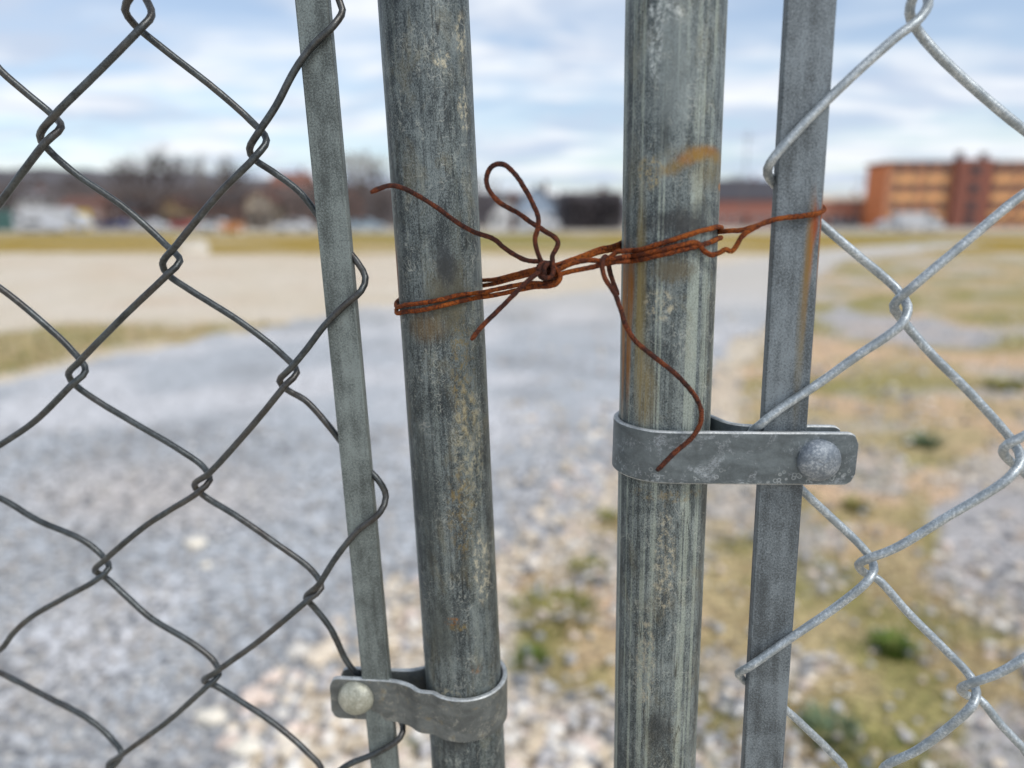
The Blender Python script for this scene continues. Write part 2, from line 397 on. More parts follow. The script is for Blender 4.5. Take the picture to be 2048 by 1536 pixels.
gl = empty('chain_link_gate', (line_ext(LPX, LPY, 0, 1)[0].x, .30, 0)); tag(gl, 'left gate leaf of chain link with darker thinner wires and a dull grey post', 'gate', 'the two gate leaves')
gr = empty('chain_link_gate', (line_ext(RPX, RPY, 0, 1)[0].x, .27, 0)); tag(gr, 'right gate leaf of chain link with paler wires and a rust-stained post', 'gate', 'the two gate leaves')
def parented(o, p): o.parent = p; o.matrix_parent_inverse = Matrix.Translation(-p.location); return o
def reb(mb, name, mat, par, **k):        # build in world coordinates under a parent
    o = mb.build(name, mat, None, **k); o.parent = par
    w = Vector((0, 0, 0)); q = par
    while q: w += q.location; q = q.parent
    o.location = -w; return o
ZT = 1.78
def mkpipe(nm, fx, fY, mat, par, lab):
    a, b = line_ext(fx, fY, 0.03, ZT)
    o = pipe(nm, a, b, R, mat, None); o.parent = par; o.location = -par.location; o['label'] = lab
    mb = MB()                                # domed cap on the pipe's top
    for i in range(6):
        for j in range(24):
            q = []
            for (ii, jj) in ((i, j), (i, j+1), (i+1, j+1), (i+1, j)):
                t = ii/6*pi/2; ph = 2*pi*jj/24; rr = (R+.002)*cos(t)
                q.append(b+Vector((sin(ph)*rr, cos(ph)*rr, .001+.012*sin(t))))
            mb.face(q)
    reb(mb, 'post_cap', M['bar_l'], par, smooth=True, merge=1e-6)
    return o
mkpipe('gate_post', LPX, LPY, M['post_l'], gl, 'dull grey pipe, scuffed with pale chips')
mkpipe('gate_post', RPX, RPY, M['post_r'], gr, 'streaky grey pipe with an orange rust arch')

def flatbar(fx, fY, w, t, mat, par, rz):
    a, b = line_ext(fx, fY, .06, ZT-.06); mb = MB(); rows = 60
    r = min(t*.12, .0006); prof = []
    for (sx, sy, a0) in ((1, -1, -90), (1, 1, 0), (-1, 1, 90), (-1, -1, 180)):
        for k in range(4):
            an = radians(a0+k*30); prof.append((sx*(w/2-r)+r*cos(an), sy*(t/2-r)+r*sin(an)))
    n = len(prof); per = [0]
    for i in range(n): per.append(per[-1]+math.dist(prof[i], prof[(i+1) % n]))
    c, s = cos(rz), sin(rz)
    def pt(i, j):
        o = a+(b-a)*(i/rows); x, y = prof[j % n]
        x *= 1+.012*mn.noise(Vector((o.z*45, j*.3, 0)))
        return (o.x+x*c-y*s, o.y+x*s+y*c, o.z)
    for i in range(rows):
        for j in range(n):
            z0 = a.z+(b.z-a.z)*i/rows; z1 = a.z+(b.z-a.z)*(i+1)/rows
            x0, x1 = prof[j][0], prof[(j+1) % n][0]
            if abs(x0-x1) < w*.3: x0, x1 = prof[j][0]+prof[j][1], prof[(j+1) % n][0]+prof[(j+1) % n][1]
            mb.face([pt(i, j), pt(i, j+1), pt(i+1, j+1), pt(i+1, j)], [(x0, z0), (x1, z0), (x1, z1), (x0, z1)])
    mb.face([pt(rows, j) for j in range(n)]); mb.face([pt(0, j) for j in reversed(range(n))])
    o = reb(mb, 'tension_bar', mat, par, smooth=True, merge=1e-6)
    m = o.modifiers.new('wn', 'WEIGHTED_NORMAL'); m.keep_sharp = False
    return o
flatbar(lambda y: lp(626, 771, y), LBY, .0128, .0050, M['bar_l'], gl, radians(-4))
flatbar(lambda y: lp(1620, 1523, y), RBY, .0162, .0048, M['bar_r'], gr, radians(-2))

# ---- tension bands with carriage bolts
def ribbon(path, h, th, loc, rz, mat, par, cr=.004):
    c = catmull([(x, y, 0) for x, y in path], .0012); n = len(c); L = [0]
    for i in range(1, n): L.append(L[-1]+(c[i]-c[i-1]).length)
    mb = MB(); secs = []
    for i in range(n):
        T = (c[min(i+1, n-1)]-c[max(i-1, 0)]).normalized(); N = Vector((-T.y, T.x, 0))
        e = min(L[i], L[-1]-L[i]); hh = h/2
        if e < cr: hh = h/2-cr+sqrt(max(0, cr*cr-(cr-e)**2))
        hh *= 1+.006*mn.noise(c[i]*200)
        k = .0005
        s = [(-th/2, -hh+k), (-th/2, hh-k), (-th/2+k, hh), (th/2-k, hh), (th/2, hh-k), (th/2, -hh+k), (th/2-k, -hh), (-th/2+k, -hh)]
        secs.append([c[i]+N*a+Vector((0, 0, b)) for a, b in s])
    for i in range(n-1):
        for j in range(8):
            k = (j+1) % 8
            mb.face([secs[i][j], secs[i+1][j], secs[i+1][k], secs[i][k]])
    mb.face(secs[0]); mb.face(list(reversed(secs[-1])))
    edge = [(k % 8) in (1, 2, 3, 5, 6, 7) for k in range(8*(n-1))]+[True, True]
    Rm = Matrix.Rotation(rz, 4, 'Z')
    mb.v = [tuple(loc+(Rm @ Vector(v))) for v in mb.v]
    o = reb(mb, 'tension_band', mat, par, smooth=True, merge=1e-6)
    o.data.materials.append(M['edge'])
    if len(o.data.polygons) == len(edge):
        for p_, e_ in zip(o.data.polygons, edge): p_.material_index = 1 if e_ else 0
    o.data.set_sharp_from_angle(angle=radians(28))
    return o
def bolt(band, c, rz, r, mat, hexback=.010):
    mb = MB(); S = 40; prof = [(r*1.0, 0), (r*1.0, .0009), (r*.97, .0016), (r*.88, .0027), (r*.7, .0038), (r*.45, .0046), (r*.2, .0050), (0.0001, .0051)]
    for i in range(len(prof)-1):
        for j in range(S):
            q = []
            for (ii, jj) in ((i, j), (i, j+1), (i+1, j+1), (i+1, j)):
                a = 2*pi*jj/S; rr, hh = prof[ii]
                k = 1+.03*mn.noise(Vector((cos(a)*2, sin(a)*2, ii*.4+c.x*100)))
                q.append(Vector((cos(a)*rr*k, -hh*k, sin(a)*rr*k)))
            mb.face(q)
    Rm = Matrix.Rotation(rz, 4, 'Z')
    mb.v = [tuple(c+(Rm @ Vector(v))) for v in mb.v]
    reb(mb, 'bolt_head', mat, band, smooth=True, merge=1e-6)
    mb = MB(); pts = lambda rr, y, n: [Vector((cos(2*pi*j/n)*rr, y, sin(2*pi*j/n)*rr)) for j in range(n)]
    A = pts(.0062, hexback, 6); B = pts(.0062, hexback+.005, 6)
    for j in range(6): mb.face([A[j], A[(j+1) % 6], B[(j+1) % 6], B[j]])
    mb.face(A); mb.face(list(reversed(B)))
    A = pts(.0036, .0015, 16); B = pts(.0036, hexback+.009, 16)
    for j in range(16): mb.face([A[j], A[(j+1) % 16], B[(j+1) % 16], B[j]])
    mb.face(list(reversed(B)))
    mb.v = [tuple(c+(Rm @ Vector(v))) for v in mb.v]
    reb(mb, 'nut', mat, band, merge=1e-6)
def arc(a0, a1, r, n): return [(r*cos(radians(a0+(a1-a0)*i/n)), r*sin(radians(a0+(a1-a0)*i/n))) for i in range(n+1)]
r = R+.0013
# right band
M['edge'] = wire_mat('zinc_edge_sky_sheen', lin(138, 144, 146), lin(196, 200, 200), .1, .3)  # paler band edges: the sky's reflection is painted into their colour
M['band_l'] = band_mat('dull_zinc_band_grimy', lin(98, 103, 103), 1, 0)
M['band_r'] = band_mat('dull_zinc_band_blue', lin(98, 107, 111), 6, P(1400, 945, .25).z)
yb = 916; cz = P(1322, yb, RPY(yb)-R-.0013).z; ctr = P(RPX(yb), yb, RPY(yb)); ctr.z = cz+.0002
xe = .0668
pathR = [(xe, -r+.0002), (.060, -r), (.045, -r), (.030, -r-.0001), (.012, -r), (.004, -r)] + arc(-98, -340, r, 22)[1:] + [(.0196, .0020), (.0222, -.0045), (.0262, -.0085), (.031, -.0096), (.040, -.0098), (.055, -.0098), (xe-.002, -.0098)]
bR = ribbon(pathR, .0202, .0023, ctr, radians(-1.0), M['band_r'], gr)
tag(bR, 'flat bluish band that runs straight out to a big bolt')
bc = ctr+Matrix.Rotation(radians(-1.0), 4, 'Z') @ Vector((.0528, -r-.0011, -.0002))
bolt(bR, bc, radians(-1.0), .0079, M['bolt_r'], .0125)
# left band
yb = 1400; ctr = P(LPX(1392), 1392, LPY(1392)); ctr.z = P(935, 1441, LPY(yb)-R-.0013).z
yf = -.0076
pathL = [(-.0612, yf), (-.052, yf), (-.043, yf), (-.034, yf-.0002), (-.0285, yf-.001), (-.0230, -.0108), (-.0180, -.0142)] + arc(-128, 168, r, 26) + [(-.0200, .0028), (-.0245, .0008), (-.030, .0002), (-.040, 0), (-.0585, 0)]
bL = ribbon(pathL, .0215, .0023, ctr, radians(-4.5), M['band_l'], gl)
tag(bL, 'grimy band with an S-bend hugging the pipe')
bc = ctr+Matrix.Rotation(radians(-4.5), 4, 'Z') @ Vector((-.0492, yf-.0011, .0012))
bolt(bL, bc, radians(-4.5), .0083, M['bolt_l'], .0100)
bolt_extra = None

# ================================================================= MESH WIRES  (x, y in the photo, f/b/m = front, back, middle of the weave)
W0 = [(610,-75,'b'),(676,-6,'m'),(685,20,'m'),(668,50,'f'),(625,92,'f'),(590,140,'f'),(552,212,'f'),(515,268,'f'),(499,298,'m'),(508,318,'b'),(545,343,'b'),(600,385,'b'),(650,450,'b'),(716,526,'m'),(731,555,'m'),(722,582,'f'),(690,610,'f'),(650,650,'f'),(612,700,'f'),(580,738,'f'),(559,762,'m'),(575,780,'b'),(610,800,'b'),(652,845,'b'),(700,905,'b'),(758,962,'m'),(772,993,'m'),(760,1025,'f'),(715,1062,'f'),(672,1115,'f'),(637,1170,'f'),(612,1195,'m'),(628,1214,'b'),(662,1258,'b'),(697,1328,'b'),(765,1400,'b'),(806,1452,'m'),(800,1475,'f'),(755,1505,'f'),(690,1533,'f'),(645,1575,'f')]
W1 = [(290,-45,'f'),(262,-8,'f'),(250,20,'m'),(268,48,'b'),(330,100,'b'),(430,178,'b'),(500,240,'b'),(533,280,'m'),(512,312,'f'),(440,385,'f'),(355,488,'f'),(325,528,'m'),(337,550,'b'),(380,580,'b'),(480,643,'b'),(560,705,'b'),(594,745,'m'),(573,768,'f'),(510,845,'f'),(420,945,'f'),(389,970,'m'),(406,990,'b'),(470,1030,'b'),(548,1084,'b'),(625,1142,'b'),(643,1176,'m'),(616,1200,'f'),(518,1282,'f'),(430,1345,'f'),(408,1362,'m'),(432,1372,'b'),(490,1408,'b'),(548,1447,'b'),(610,1500,'b'),(645,1545,'b')]
W2 = [(262,-45,'b'),(290,-5,'b'),(303,30,'m'),(278,60,'f'),(195,145,'f'),(112,228,'f'),(80,272,'m'),(92,294,'b'),(148,345,'b'),(250,416,'b'),(330,488,'b'),(360,522,'m'),(336,548,'f'),(250,630,'f'),(160,722,'f'),(137,750,'m'),(153,772,'b'),(200,805,'b'),(262,842,'b'),(360,900,'b'),(408,935,'b'),(420,960,'m'),(397,984,'f'),(340,1020,'f'),(292,1051,'f'),(213,1117,'f'),(190,1142,'m'),(210,1154,'b'),(250,1190,'b'),(299,1234,'b'),(390,1290,'b'),(430,1325,'b'),(438,1350,'m'),(415,1372,'f'),(335,1443,'f'),(244,1510,'f'),(216,1532,'m'),(232,1555,'b')]
W3 = [(-60,70,'b'),(0,140,'b'),(55,188,'b'),(105,230,'b'),(122,254,'m'),(92,284,'f'),(50,338,'f'),(0,405,'f'),(-60,478,'f'),(-90,510,'m'),(-70,532,'b'),(0,576,'b'),(75,636,'b'),(145,702,'b'),(171,742,'m'),(143,770,'f'),(70,842,'f'),(0,890,'f'),(-75,935,'f'),(-100,955,'m'),(-80,968,'b'),(0,996,'b'),(73,1039,'b'),(165,1080,'b'),(203,1110,'b'),(218,1136,'m'),(195,1158,'f'),(130,1195,'f'),(60,1236,'f'),(28,1265,'f'),(0,1300,'f'),(-45,1320,'m'),(-30,1335,'b'),(0,1346,'b'),(91,1392,'b'),(180,1440,'b'),(225,1480,'b'),(243,1508,'m'),(215,1545,'f')]
V0 = [(1830,-50,'b'),(1850,-20,'b'),(1856,10,'m'),(1832,44,'f'),(1800,68,'f'),(1740,120,'f'),(1650,205,'f'),(1580,278,'f'),(1541,325,'f'),(1535,348,'m'),(1552,372,'b'),(1600,410,'b'),(1650,455,'b'),(1712,508,'b'),(1795,580,'b'),(1815,612,'m'),(1806,645,'f'),(1780,668,'f'),(1720,708,'f'),(1640,765,'f'),(1560,818,'f'),(1520,850,'f'),(1500,868,'m'),(1515,892,'m'),(1560,932,'b'),(1600,976,'b'),(1657,1030,'b'),(1723,1093,'b'),(1742,1118,'b'),(1748,1140,'m'),(1732,1165,'f'),(1665,1219,'f'),(1574,1281,'f'),(1495,1336,'f'),(1477,1346,'m'),(1490,1362,'b'),(1566,1415,'b'),(1615,1459,'b'),(1665,1508,'b'),(1690,1540,'b')]
V1 = [(1850,-45,'f'),(1828,-10,'f'),(1819,25,'m'),(1832,56,'b'),(1869,102,'b'),(1947,176,'b'),(2025,242,'b'),(2100,300,'b'),(2135,335,'m'),(2110,355,'f'),(2048,388,'f'),(1927,488,'f'),(1822,577,'f'),(1788,610,'m'),(1805,640,'b'),(1860,705,'b'),(1930,775,'b'),(1990,840,'b'),(2030,890,'b'),(2042,920,'m'),(2015,958,'f'),(1965,992,'f'),(1897,1032,'f'),(1789,1097,'f'),(1737,1117,'f'),(1717,1129,'m'),(1730,1146,'b'),(1755,1158,'b'),(1814,1223,'b'),(1897,1306,'b'),(1940,1352,'b'),(1953,1384,'m'),(1945,1410,'f'),(1897,1455,'f'),(1835,1500,'f'),(1765,1540,'f')]
V2 = [(2110,830,'f'),(2048,872,'f'),(2016,888,'f'),(2006,903,'m'),(2020,922,'b'),(2042,938,'b'),(2090,990,'b'),(2180,1080,'b'),(2235,1150,'m'),(2200,1200,'f'),(2120,1270,'f'),(2046,1318,'f'),(2000,1345,'f'),(1945,1366,'f'),(1922,1377,'m'),(1935,1391,'b'),(1958,1398,'b'),(2000,1447,'b'),(2046,1496,'b'),(2080,1535,'b')]
D = .0043
def bulgeL(x, y):
    k = max(0, min(1, (640-x)/640)); return LBY(y)+k*(-.018+.058*max(-.2, min(1.3, y/1536)))
def bulgeR(x, y):
    k = max(0, min(1, (x-1660)/380)); return RBY(y)+k*(.002-.028*max(-.2, min(1.3, y/1536)))
def wirepts(W, bf):
    out = []
    for (x, y, s) in W:
        out.append(P(x, y, bf(x, y)+{'f': -D, 'b': D, 'm': 0}[s]))
    return out
def weave(x0, sgn, zs, ze, px, pz, Yf, start):   # a regular zigzag for the stretches outside the photo
    pts = []; z = zs; k = start; dirn = 1 if ze > zs else -1
    while (ze-z)*dirn > 0:
        side = 1 if k % 2 else -1
        x = x0+side*px/2; Y = Yf
        # apex, then out of it
        a = [(x-side*.003, Y-D*dirn*side*-1, z-dirn*.0045), (x+side*.0035, Y, z), (x-side*.003, Y+D*dirn*side*-1, z+dirn*.0045)]
        pts += [Vector(q) for q in a]
        z += dirn*pz/2; k += 1
    return pts
def extend(pts, x0, px, pz, Yt, Yb, up_side, dn_side):
    top = pts[0]; bot = pts[-1]
    U = weave(x0[0], 1, top.z+pz*.30, ZT-.05, px, pz, Yt, up_side)
    Dn = weave(x0[1], 1, bot.z-pz*.30, .05, px, pz, Yb, dn_side)
    return list(reversed(U))+pts+Dn
def mesh_wire(pts, rad, mat, par, lab=None, seed=0, step=.0025, seg=12):
    mb = MB(); tube(mb, pts, rad, seg, step, .035, seed)
    o = reb(mb, 'mesh_wire', mat, par, smooth=True, merge=1e-6)
    if lab: o['label'] = lab
for k, (W, x0, us, ds, lab) in enumerate(((W0, (-.080, -.073), 1, 0, 'end wire looped round the flat bar'), (W1, (-.150, -.140), 1, 1, None), (W2, (-.225, -.205), 0, 0, None), (W3, (-.300, -.270), 1, 1, None))):
    p = wirepts(W, bulgeL); Yt = p[0].y; Yb = p[-1].y
    p = extend(p, x0, .078, .088, Yt, Yb, us, ds)
    mesh_wire(p, .00140, M['wire_l'], gl, lab, k)
for k in range(3):
    xx = -.372-.074*k; mesh_wire(weave(xx, 1, .05+.04*(k % 2), ZT-.05, .081, .088, .30, 0), .00140, M['wire_l'], gl, None, k+9, .006, 8)
for k, (W, x0, us, ds, lab) in enumerate(((V0, (.150, .150), 1, 0, 'end wire looped round the flat bar'), (V1, (.205, .200), 0, 0, None), (V2, (.268, .262), 0, 1, None))):
    p = wirepts(W, bulgeR); Yt = p[0].y; Yb = p[-1].y
    if k == 2:
        p = list(reversed(weave(.268, 1, p[0].z+.03, ZT-.05, .070, .078, Yt, 1)))+p+weave(.262, 1, p[-1].z-.025, .05, .070, .078, Yb, 1)
    else: p = extend(p, x0, .066, .078, Yt, Yb, us, ds)
    mesh_wire(p, .00162, M['wire_r'], gr, lab, k+20)
for k in range(4):
    xx = .328+.066*k; mesh_wire(weave(xx, 1, .05+.04*(k % 2), ZT-.05, .070, .078, .255, 0), .00162, M['wire_r'], gr, None, k+29, .006, 8)

# ================================================================= RUSTY TIE WIRE
tw = empty('tie_wire', P(1094, 542, .262)); tag(tw, 'rusty twisted wire knotted between the two posts, tying the gates shut', 'wire')
RW = .00090
def tie(name, segs, mat, seed, label=None, rad=RW):
    mb = MB(); pts = []
    for s in segs: pts.append(P(*s) if len(s) == 3 else s[0])
    tube(mb, pts, rad, 12, .0007, .16, seed, .7, .7)
    o = reb(mb, name, mat, tw, smooth=True, merge=1e-7)
    if label: o['label'] = label
    return o
def around(cx, cy, rr, a0, a1, z0, z1, n=9):       # horizontal arc behind a post
    out = []
    for i in range(n+1):
        a = radians(a0+(a1-a0)*i/n); out.append((Vector((cx+rr*cos(a), cy+rr*sin(a), z0+(z1-z0)*i/n)),))
    return out
def pc(fx, fY, y): return P(fx(y), y, fY(y))
# left wraps
pa = pc(LPX, LPY, 600); ff = pa.y-R
fr = ff-RW
def on_left(px, py, lift=0):                     # point on the front surface of the left post
    c = P(LPX(py), py, LPY(py)); Yg = LPY(py)-R
    for _ in range(4):
        q = P(px, py, Yg); dx = max(-R*.999, min(R*.999, q.x-c.x)); Yg = LPY(py)-sqrt(max(1e-8, (R+RW+lift)**2-dx*dx))
    return (px, py, Yg)
def on_right(px, py, lift=0):
    c = P(RPX(py), py, RPY(py)); Yg = RPY(py)-R
    for _ in range(4):
        q = P(px, py, Yg); dx = max(-R*.999, min(R*.999, q.x-c.x)); Yg = RPY(py)-sqrt(max(1e-8, (R+RW+lift)**2-dx*dx))
    return (px, py, Yg)
zl = P(798, 613, LPY(613)).z; zr = P(966, 570, LPY(570)+.012).z
tie('wrap', [(1100, 540, .264), (1113, 545, .262), (1117, 556, .2605), (1110, 564, .2605), (1091, 566, .262), (1055, 567, .266), (1014, 574, .270), (975, 583, .2735), on_left(945, 587), on_left(919, 590), on_left(878, 600), on_left(837, 607), on_left(812, 610)]
    + around(pa.x, pa.y, R+RW*1.2, 200, 35, zl+.0006, zr+.002) + [(990, 559, .297), (1030, 549, .283), (1069, 539, .270), (1085, 535, .264), (1096, 540, .262)], M['rust'], 1, 'bright orange turn round the left post')
tie('wrap', [(1096, 530, .262), (1110, 536, .260), (1121, 552, .2585), (1114, 566, .2585), (1100, 572, .260), (1069, 574, .264), (1028, 582, .269), (985, 591, .2725), on_left(945, 597), on_left(919, 603), on_left(878, 613), on_left(837, 621), on_left(812, 623)]
    + around(pa.x, pa.y, R+RW*1.2, 200, 35, zl-.0020, zr-.0004) + [(990, 567, .298), (1030, 556, .284), (1072, 546, .270), (1088, 545, .264), (1100, 549, .263)], M['rust'], 2, 'lower orange turn round the left post')
# knot coils
def coil(cx, cy, Y, rx, ry, n, ph, tw_, seed, mat):
    s = []
    for i in range(int(n*12)+1):
        a = 2*pi*i/12+ph
        s.append((cx+rx*cos(a)+tw_*i*.35, cy+ry*sin(a), Y+.0042*sin(a+1.2)+.00003*i))
    return tie('knot_coil', s, mat, seed)
coil(1088, 541, .2615, 11, 16, 1.6, .3, .3, 5, M['rustd'])
coil(1100, 543, .2615, 12, 17, 1.5, 2.2, -.3, 6, M['rustd'])
tie('knot_coil', [(1076, 531, .262), (1082, 545, .259), (1090, 556, .2575), (1102, 553, .2575), (1107, 541, .258), (1100, 530, .261), (1090, 529, .263), (1083, 540, .266), (1096, 553, .266), (1112, 549, .264)], M['rustd'], 7)
# loose ends and standing loop
def lf(px, py, lift): return on_left(px, py, lift)
tie('loose_end', [(741, 385, .269), (760, 377, .270), (782, 371, .2715), (807, 377, .2725), (837, 392, .2738), (878, 418, .2745), (913, 444, .2735), (946, 463, .272), (987, 478, .270), (1009, 496, .268), (1034, 512, .266), (1055, 521, .264), (1077, 524, .262), (1090, 532, .261), (1096, 545, .2605)], M['rustd'], 8, 'wavy loose end crossing the left post')
tie('standing_loop', [(1092, 548, .262), (1088, 536, .260), (1083, 524, .2595), (1075, 504, .259), (1070, 477, .2585), (1076, 455, .2578), (1076, 433, .258), (1066, 408, .2585), (1047, 373, .259), (1028, 346, .2595), (1009, 330, .260), (990, 329, .261), (976, 344, .262), (973, 365, .2625), (982, 387, .263), (1001, 406, .263), (1034, 425, .263), (1064, 446, .2628), (1091, 463, .2622), (1110, 475, .261), (1116, 484, .2605), (1113, 496, .260), (1105, 512, .259), (1106, 534, .2585), (1103, 553, .260), (1094, 558, .262)], M['rustd'], 9, 'teardrop loop standing up from the knot')
tie('loose_end', [(942, 680, .256), (962, 655, .256), (995, 622, .2565), (1028, 589, .257), (1050, 567, .257), (1075, 546, .2575), (1086, 534, .259), (1095, 530, .262)], M['rustd'], 10, 'short loose end pointing down left')
# right strands and wraps
pr = pc(RPX, RPY, 480)
z1 = P(1239, 489, RPY(489)+.010).z; z2 = P(1441, 455, RPY(455)).z; z3 = P(1441, 475, RPY(475)).z
OR = [on_right(x, y) for x, y in ((1262, 501), (1282, 499), (1312, 490), (1342, 481), (1372, 471), (1399, 463), (1422, 457), (1434, 454))]
tie('wrap', [(1090, 544, .263), (1116, 539, .260), (1148, 526, .258), (1175, 521, .257), (1201, 521, .2565), (1217, 517, .256), (1233, 504, .2555), (1246, 502, .2550)] + OR
    + around(pr.x, pr.y, R+RW*1.1, -14, 165, z2, z1+.0004) + [(1225, 493, .271), (1201, 498, .268), (1161, 513, .265), (1125, 526, .263), (1100, 534, .262)], M['rust'], 11, 'upper turn round the right post')
OR = [on_right(x, y) for x, y in ((1262, 522), (1282, 519), (1312, 512), (1342, 505), (1372, 498), (1403, 490), (1424, 483), (1435, 478))]
tie('wrap', [(1098, 552, .262), (1124, 547, .2595), (1150, 541, .258), (1181, 535, .2565), (1205, 529, .2560), (1225, 525, .2555), (1246, 523, .2550)] + OR
    + around(pr.x, pr.y, R+RW*1.1, -14, 168, z3, z1-.001) + [(1222, 500, .272), (1201, 504, .268), (1161, 517, .265), (1120, 530, .262)], M['rust'], 12, 'lower turn round the right post')
OR = [on_right(x, y, .0002) for x, y in ((1262, 512), (1282, 509), (1312, 502), (1342, 495), (1370, 489), (1393, 485))]
zb = P(1437, 464, RPY(464)).z
brb = P(1600, 430, RBY(430))
tie('strand', [(1215, 523, .2560), (1230, 517, .2550), (1246, 514, .2545)] + OR + [on_right(1401, 492, .0008), (1407, 501, .2530), (1423, 510, .2535), (1437, 506, .2535), (1451, 499, .2530), (1463, 502, .2525), (1474, 490, .2522), (1483, 474, .2520), (1508, 456, .2515), (1544, 440, .2530), (1584, 434, .2535), (1618, 430, .2535), (1638, 426, .2545), (1648, 418, .2572), (1640, 413, .2602), (1600, 425, .2612), (1545, 441, .2600), (1516, 450, .2590), (1483, 460, .2590), (1455, 462, .2600), (1437, 464, .2640), (1415, 466, .2800), (1380, 466, .2915)], M['rust'], 13, 'kinked strand hooked round the flat bar')
tie('hanging_end', [(1236, 590, .2600), (1227, 566, .2590), (1220, 545, .2590), (1216, 524, .2585), (1211, 513, .2560), (1205, 520, .2535), (1205, 537, .2525), (1211, 558, .2515), (1229, 586, .2502), (1241, 618, .2498), (1251, 650, .2490), (1270, 681, .2480), (1310, 715, .2465), (1350, 747, .2455), (1387, 788, .2450), (1401, 815, .2445), (1403, 832, .2440), (1399, 852, .2435), (1383, 876, .2430), (1350, 905, .2425), (1313, 942, .2420)], M['rustd'], 14, 'long curved end hanging in front of the right post')

# ================================================================= GROUND
def inpoly(x, y, poly):
    c = False; n = len(poly); j = n-1
    for i in range(n):
        xi, yi = poly[i]; xj, yj = poly[j]
        if (yi > y) != (yj > y) and x < (xj-xi)*(y-yi)/(yj-yi)+xi: c = not c
        j = i
    return c
def gp(pts): return [(Gd(x, y).x, Gd(x, y).y) for x, y in pts]
def mixc(a, b, t): return tuple(a[i]*(1-t)+b[i]*t for i in range(3))+(1,)
def sm(x, a, b):
    t = max(0, min(1, (x-a)/(b-a))); return t*t*(3-2*t)
C_LOT = lin(204, 190, 168); C_PALE = lin(210, 198, 180); C_SOIL = lin(202, 172, 140); C_DRY = lin(174, 156, 116); C_GRN = lin(120, 122, 62)
C_FIELD = lin(156, 130, 54); C_GRAV = lin(176, 179, 182)
def w2p(x, y):
    v = Vector((x, y, -CH)); f = v.y*cos(TH)-v.z*sin(TH); u = v.y*sin(TH)+v.z*cos(TH)
    if f < .05: return (1024, 4000)
    return (1024+FPX*v.x/f, 768-FPX*u/f)
GRASSPATCH = gp([(-1500, 800), (-300, 790), (0, 752), (160, 715), (420, 668), (560, 645), (420, 645), (160, 648), (0, 668), (-400, 690), (-1500, 700)])
RIGHTV = gp([(1640, 515), (1760, 508), (2100, 512), (4000, 540), (6000, 900), (6000, 2600), (2048, 1900), (1250, 1700), (1060, 1480), (1010, 1330), (1060, 1180), (1200, 1060), (1300, 960), (1440, 860), (1450, 740), (1560, 660), (1640, 590)])
GREYP = gp([(1640, 640), (1700, 612), (1860, 640), (2000, 665), (2000, 690), (1850, 690), (1700, 668)])
GREYQ = gp([(1850, 1000), (1960, 960), (2150, 960), (2150, 1160), (2020, 1190), (1900, 1150)])
GREYS = gp([(1900, 1420), (2100, 1360), (2300, 1700), (1800, 1700)])
def fb(x, y, s, o=0): return mn.fractal(Vector((x*s+o, y*s-o, o*.37)), 1.0, 2.0, 4)
def zone(x, y):
    r_ = sqrt(x*x+y*y); wob = .06*r_
    x2 = x+wob*fb(x, y, 3/max(1, r_*.25), 3.1); y2 = y+wob*fb(x, y, 3/max(1, r_*.25), 9.7)
    if y2 > 29: return 'field'
    if inpoly(x2, y2, GRASSPATCH): return 'patch'
    if inpoly(x2, y2, RIGHTV):
        if inpoly(x2, y2, GREYP) or inpoly(x2, y2, GREYQ) or inpoly(x2, y2, GREYS): return 'grey'
        return 'right'
    return 'lot'
def ground_col(x, y):
    z = zone(x, y); n1 = fb(x, y, .9, 1); n2 = fb(x, y, 3.2, 5); nf = fb(x, y, .12, 8)
    if z == 'field':
        c = mixc(C_FIELD, C_LOT, sm(nf, .1, .5)*.5); c = mixc(c, C_GRN, sm(fb(x, y, .05, 2), 0, .4)*.5)
        if y < 31: c = mixc(c, C_LOT, .5)
        if y > 75: c = mixc(C_LOT, lin(150, 146, 138), .6)
        return c
    if z == 'patch': return mixc(mixc(C_DRY, C_GRN, sm(n1, -.2, .4)*.45), C_SOIL, sm(n2, .1, .5)*.4)
    if z == 'grey': return mixc(lin(172, 168, 166), C_SOIL, sm(n2, .1, .6)*.5)
    if z == 'right' and y > 4.2:
        c = mixc(C_SOIL, C_DRY, sm(n1, -.3, .2)); c = mixc(c, lin(138, 132, 72), sm(fb(x, y*2.2, .55, 12), -.08, .22)*.8)
        return mixc(c, lin(182, 176, 168), sm(fb(x, y*2.5, .6, 21), .06, .3)*.7)
    if z == 'right':
        c = mixc(C_SOIL, C_DRY, sm(n1, -.3, .3)); c = mixc(c, lin(126, 124, 62), sm(fb(x, y, 2.6, 12), .06, .30)*.6)
        c = mixc(c, lin(184, 177, 170), sm(fb(x, y, 1.5, 21), .02, .25)*.8)
        if y > 5: c = mixc(c, C_DRY, .4)
        return c
    return mixc(mixc(C_LOT, C_PALE, sm(n1, -.3, .3)), lin(200, 176, 150), sm(fb(x, y, .35, 31), .0, .5)*.45)
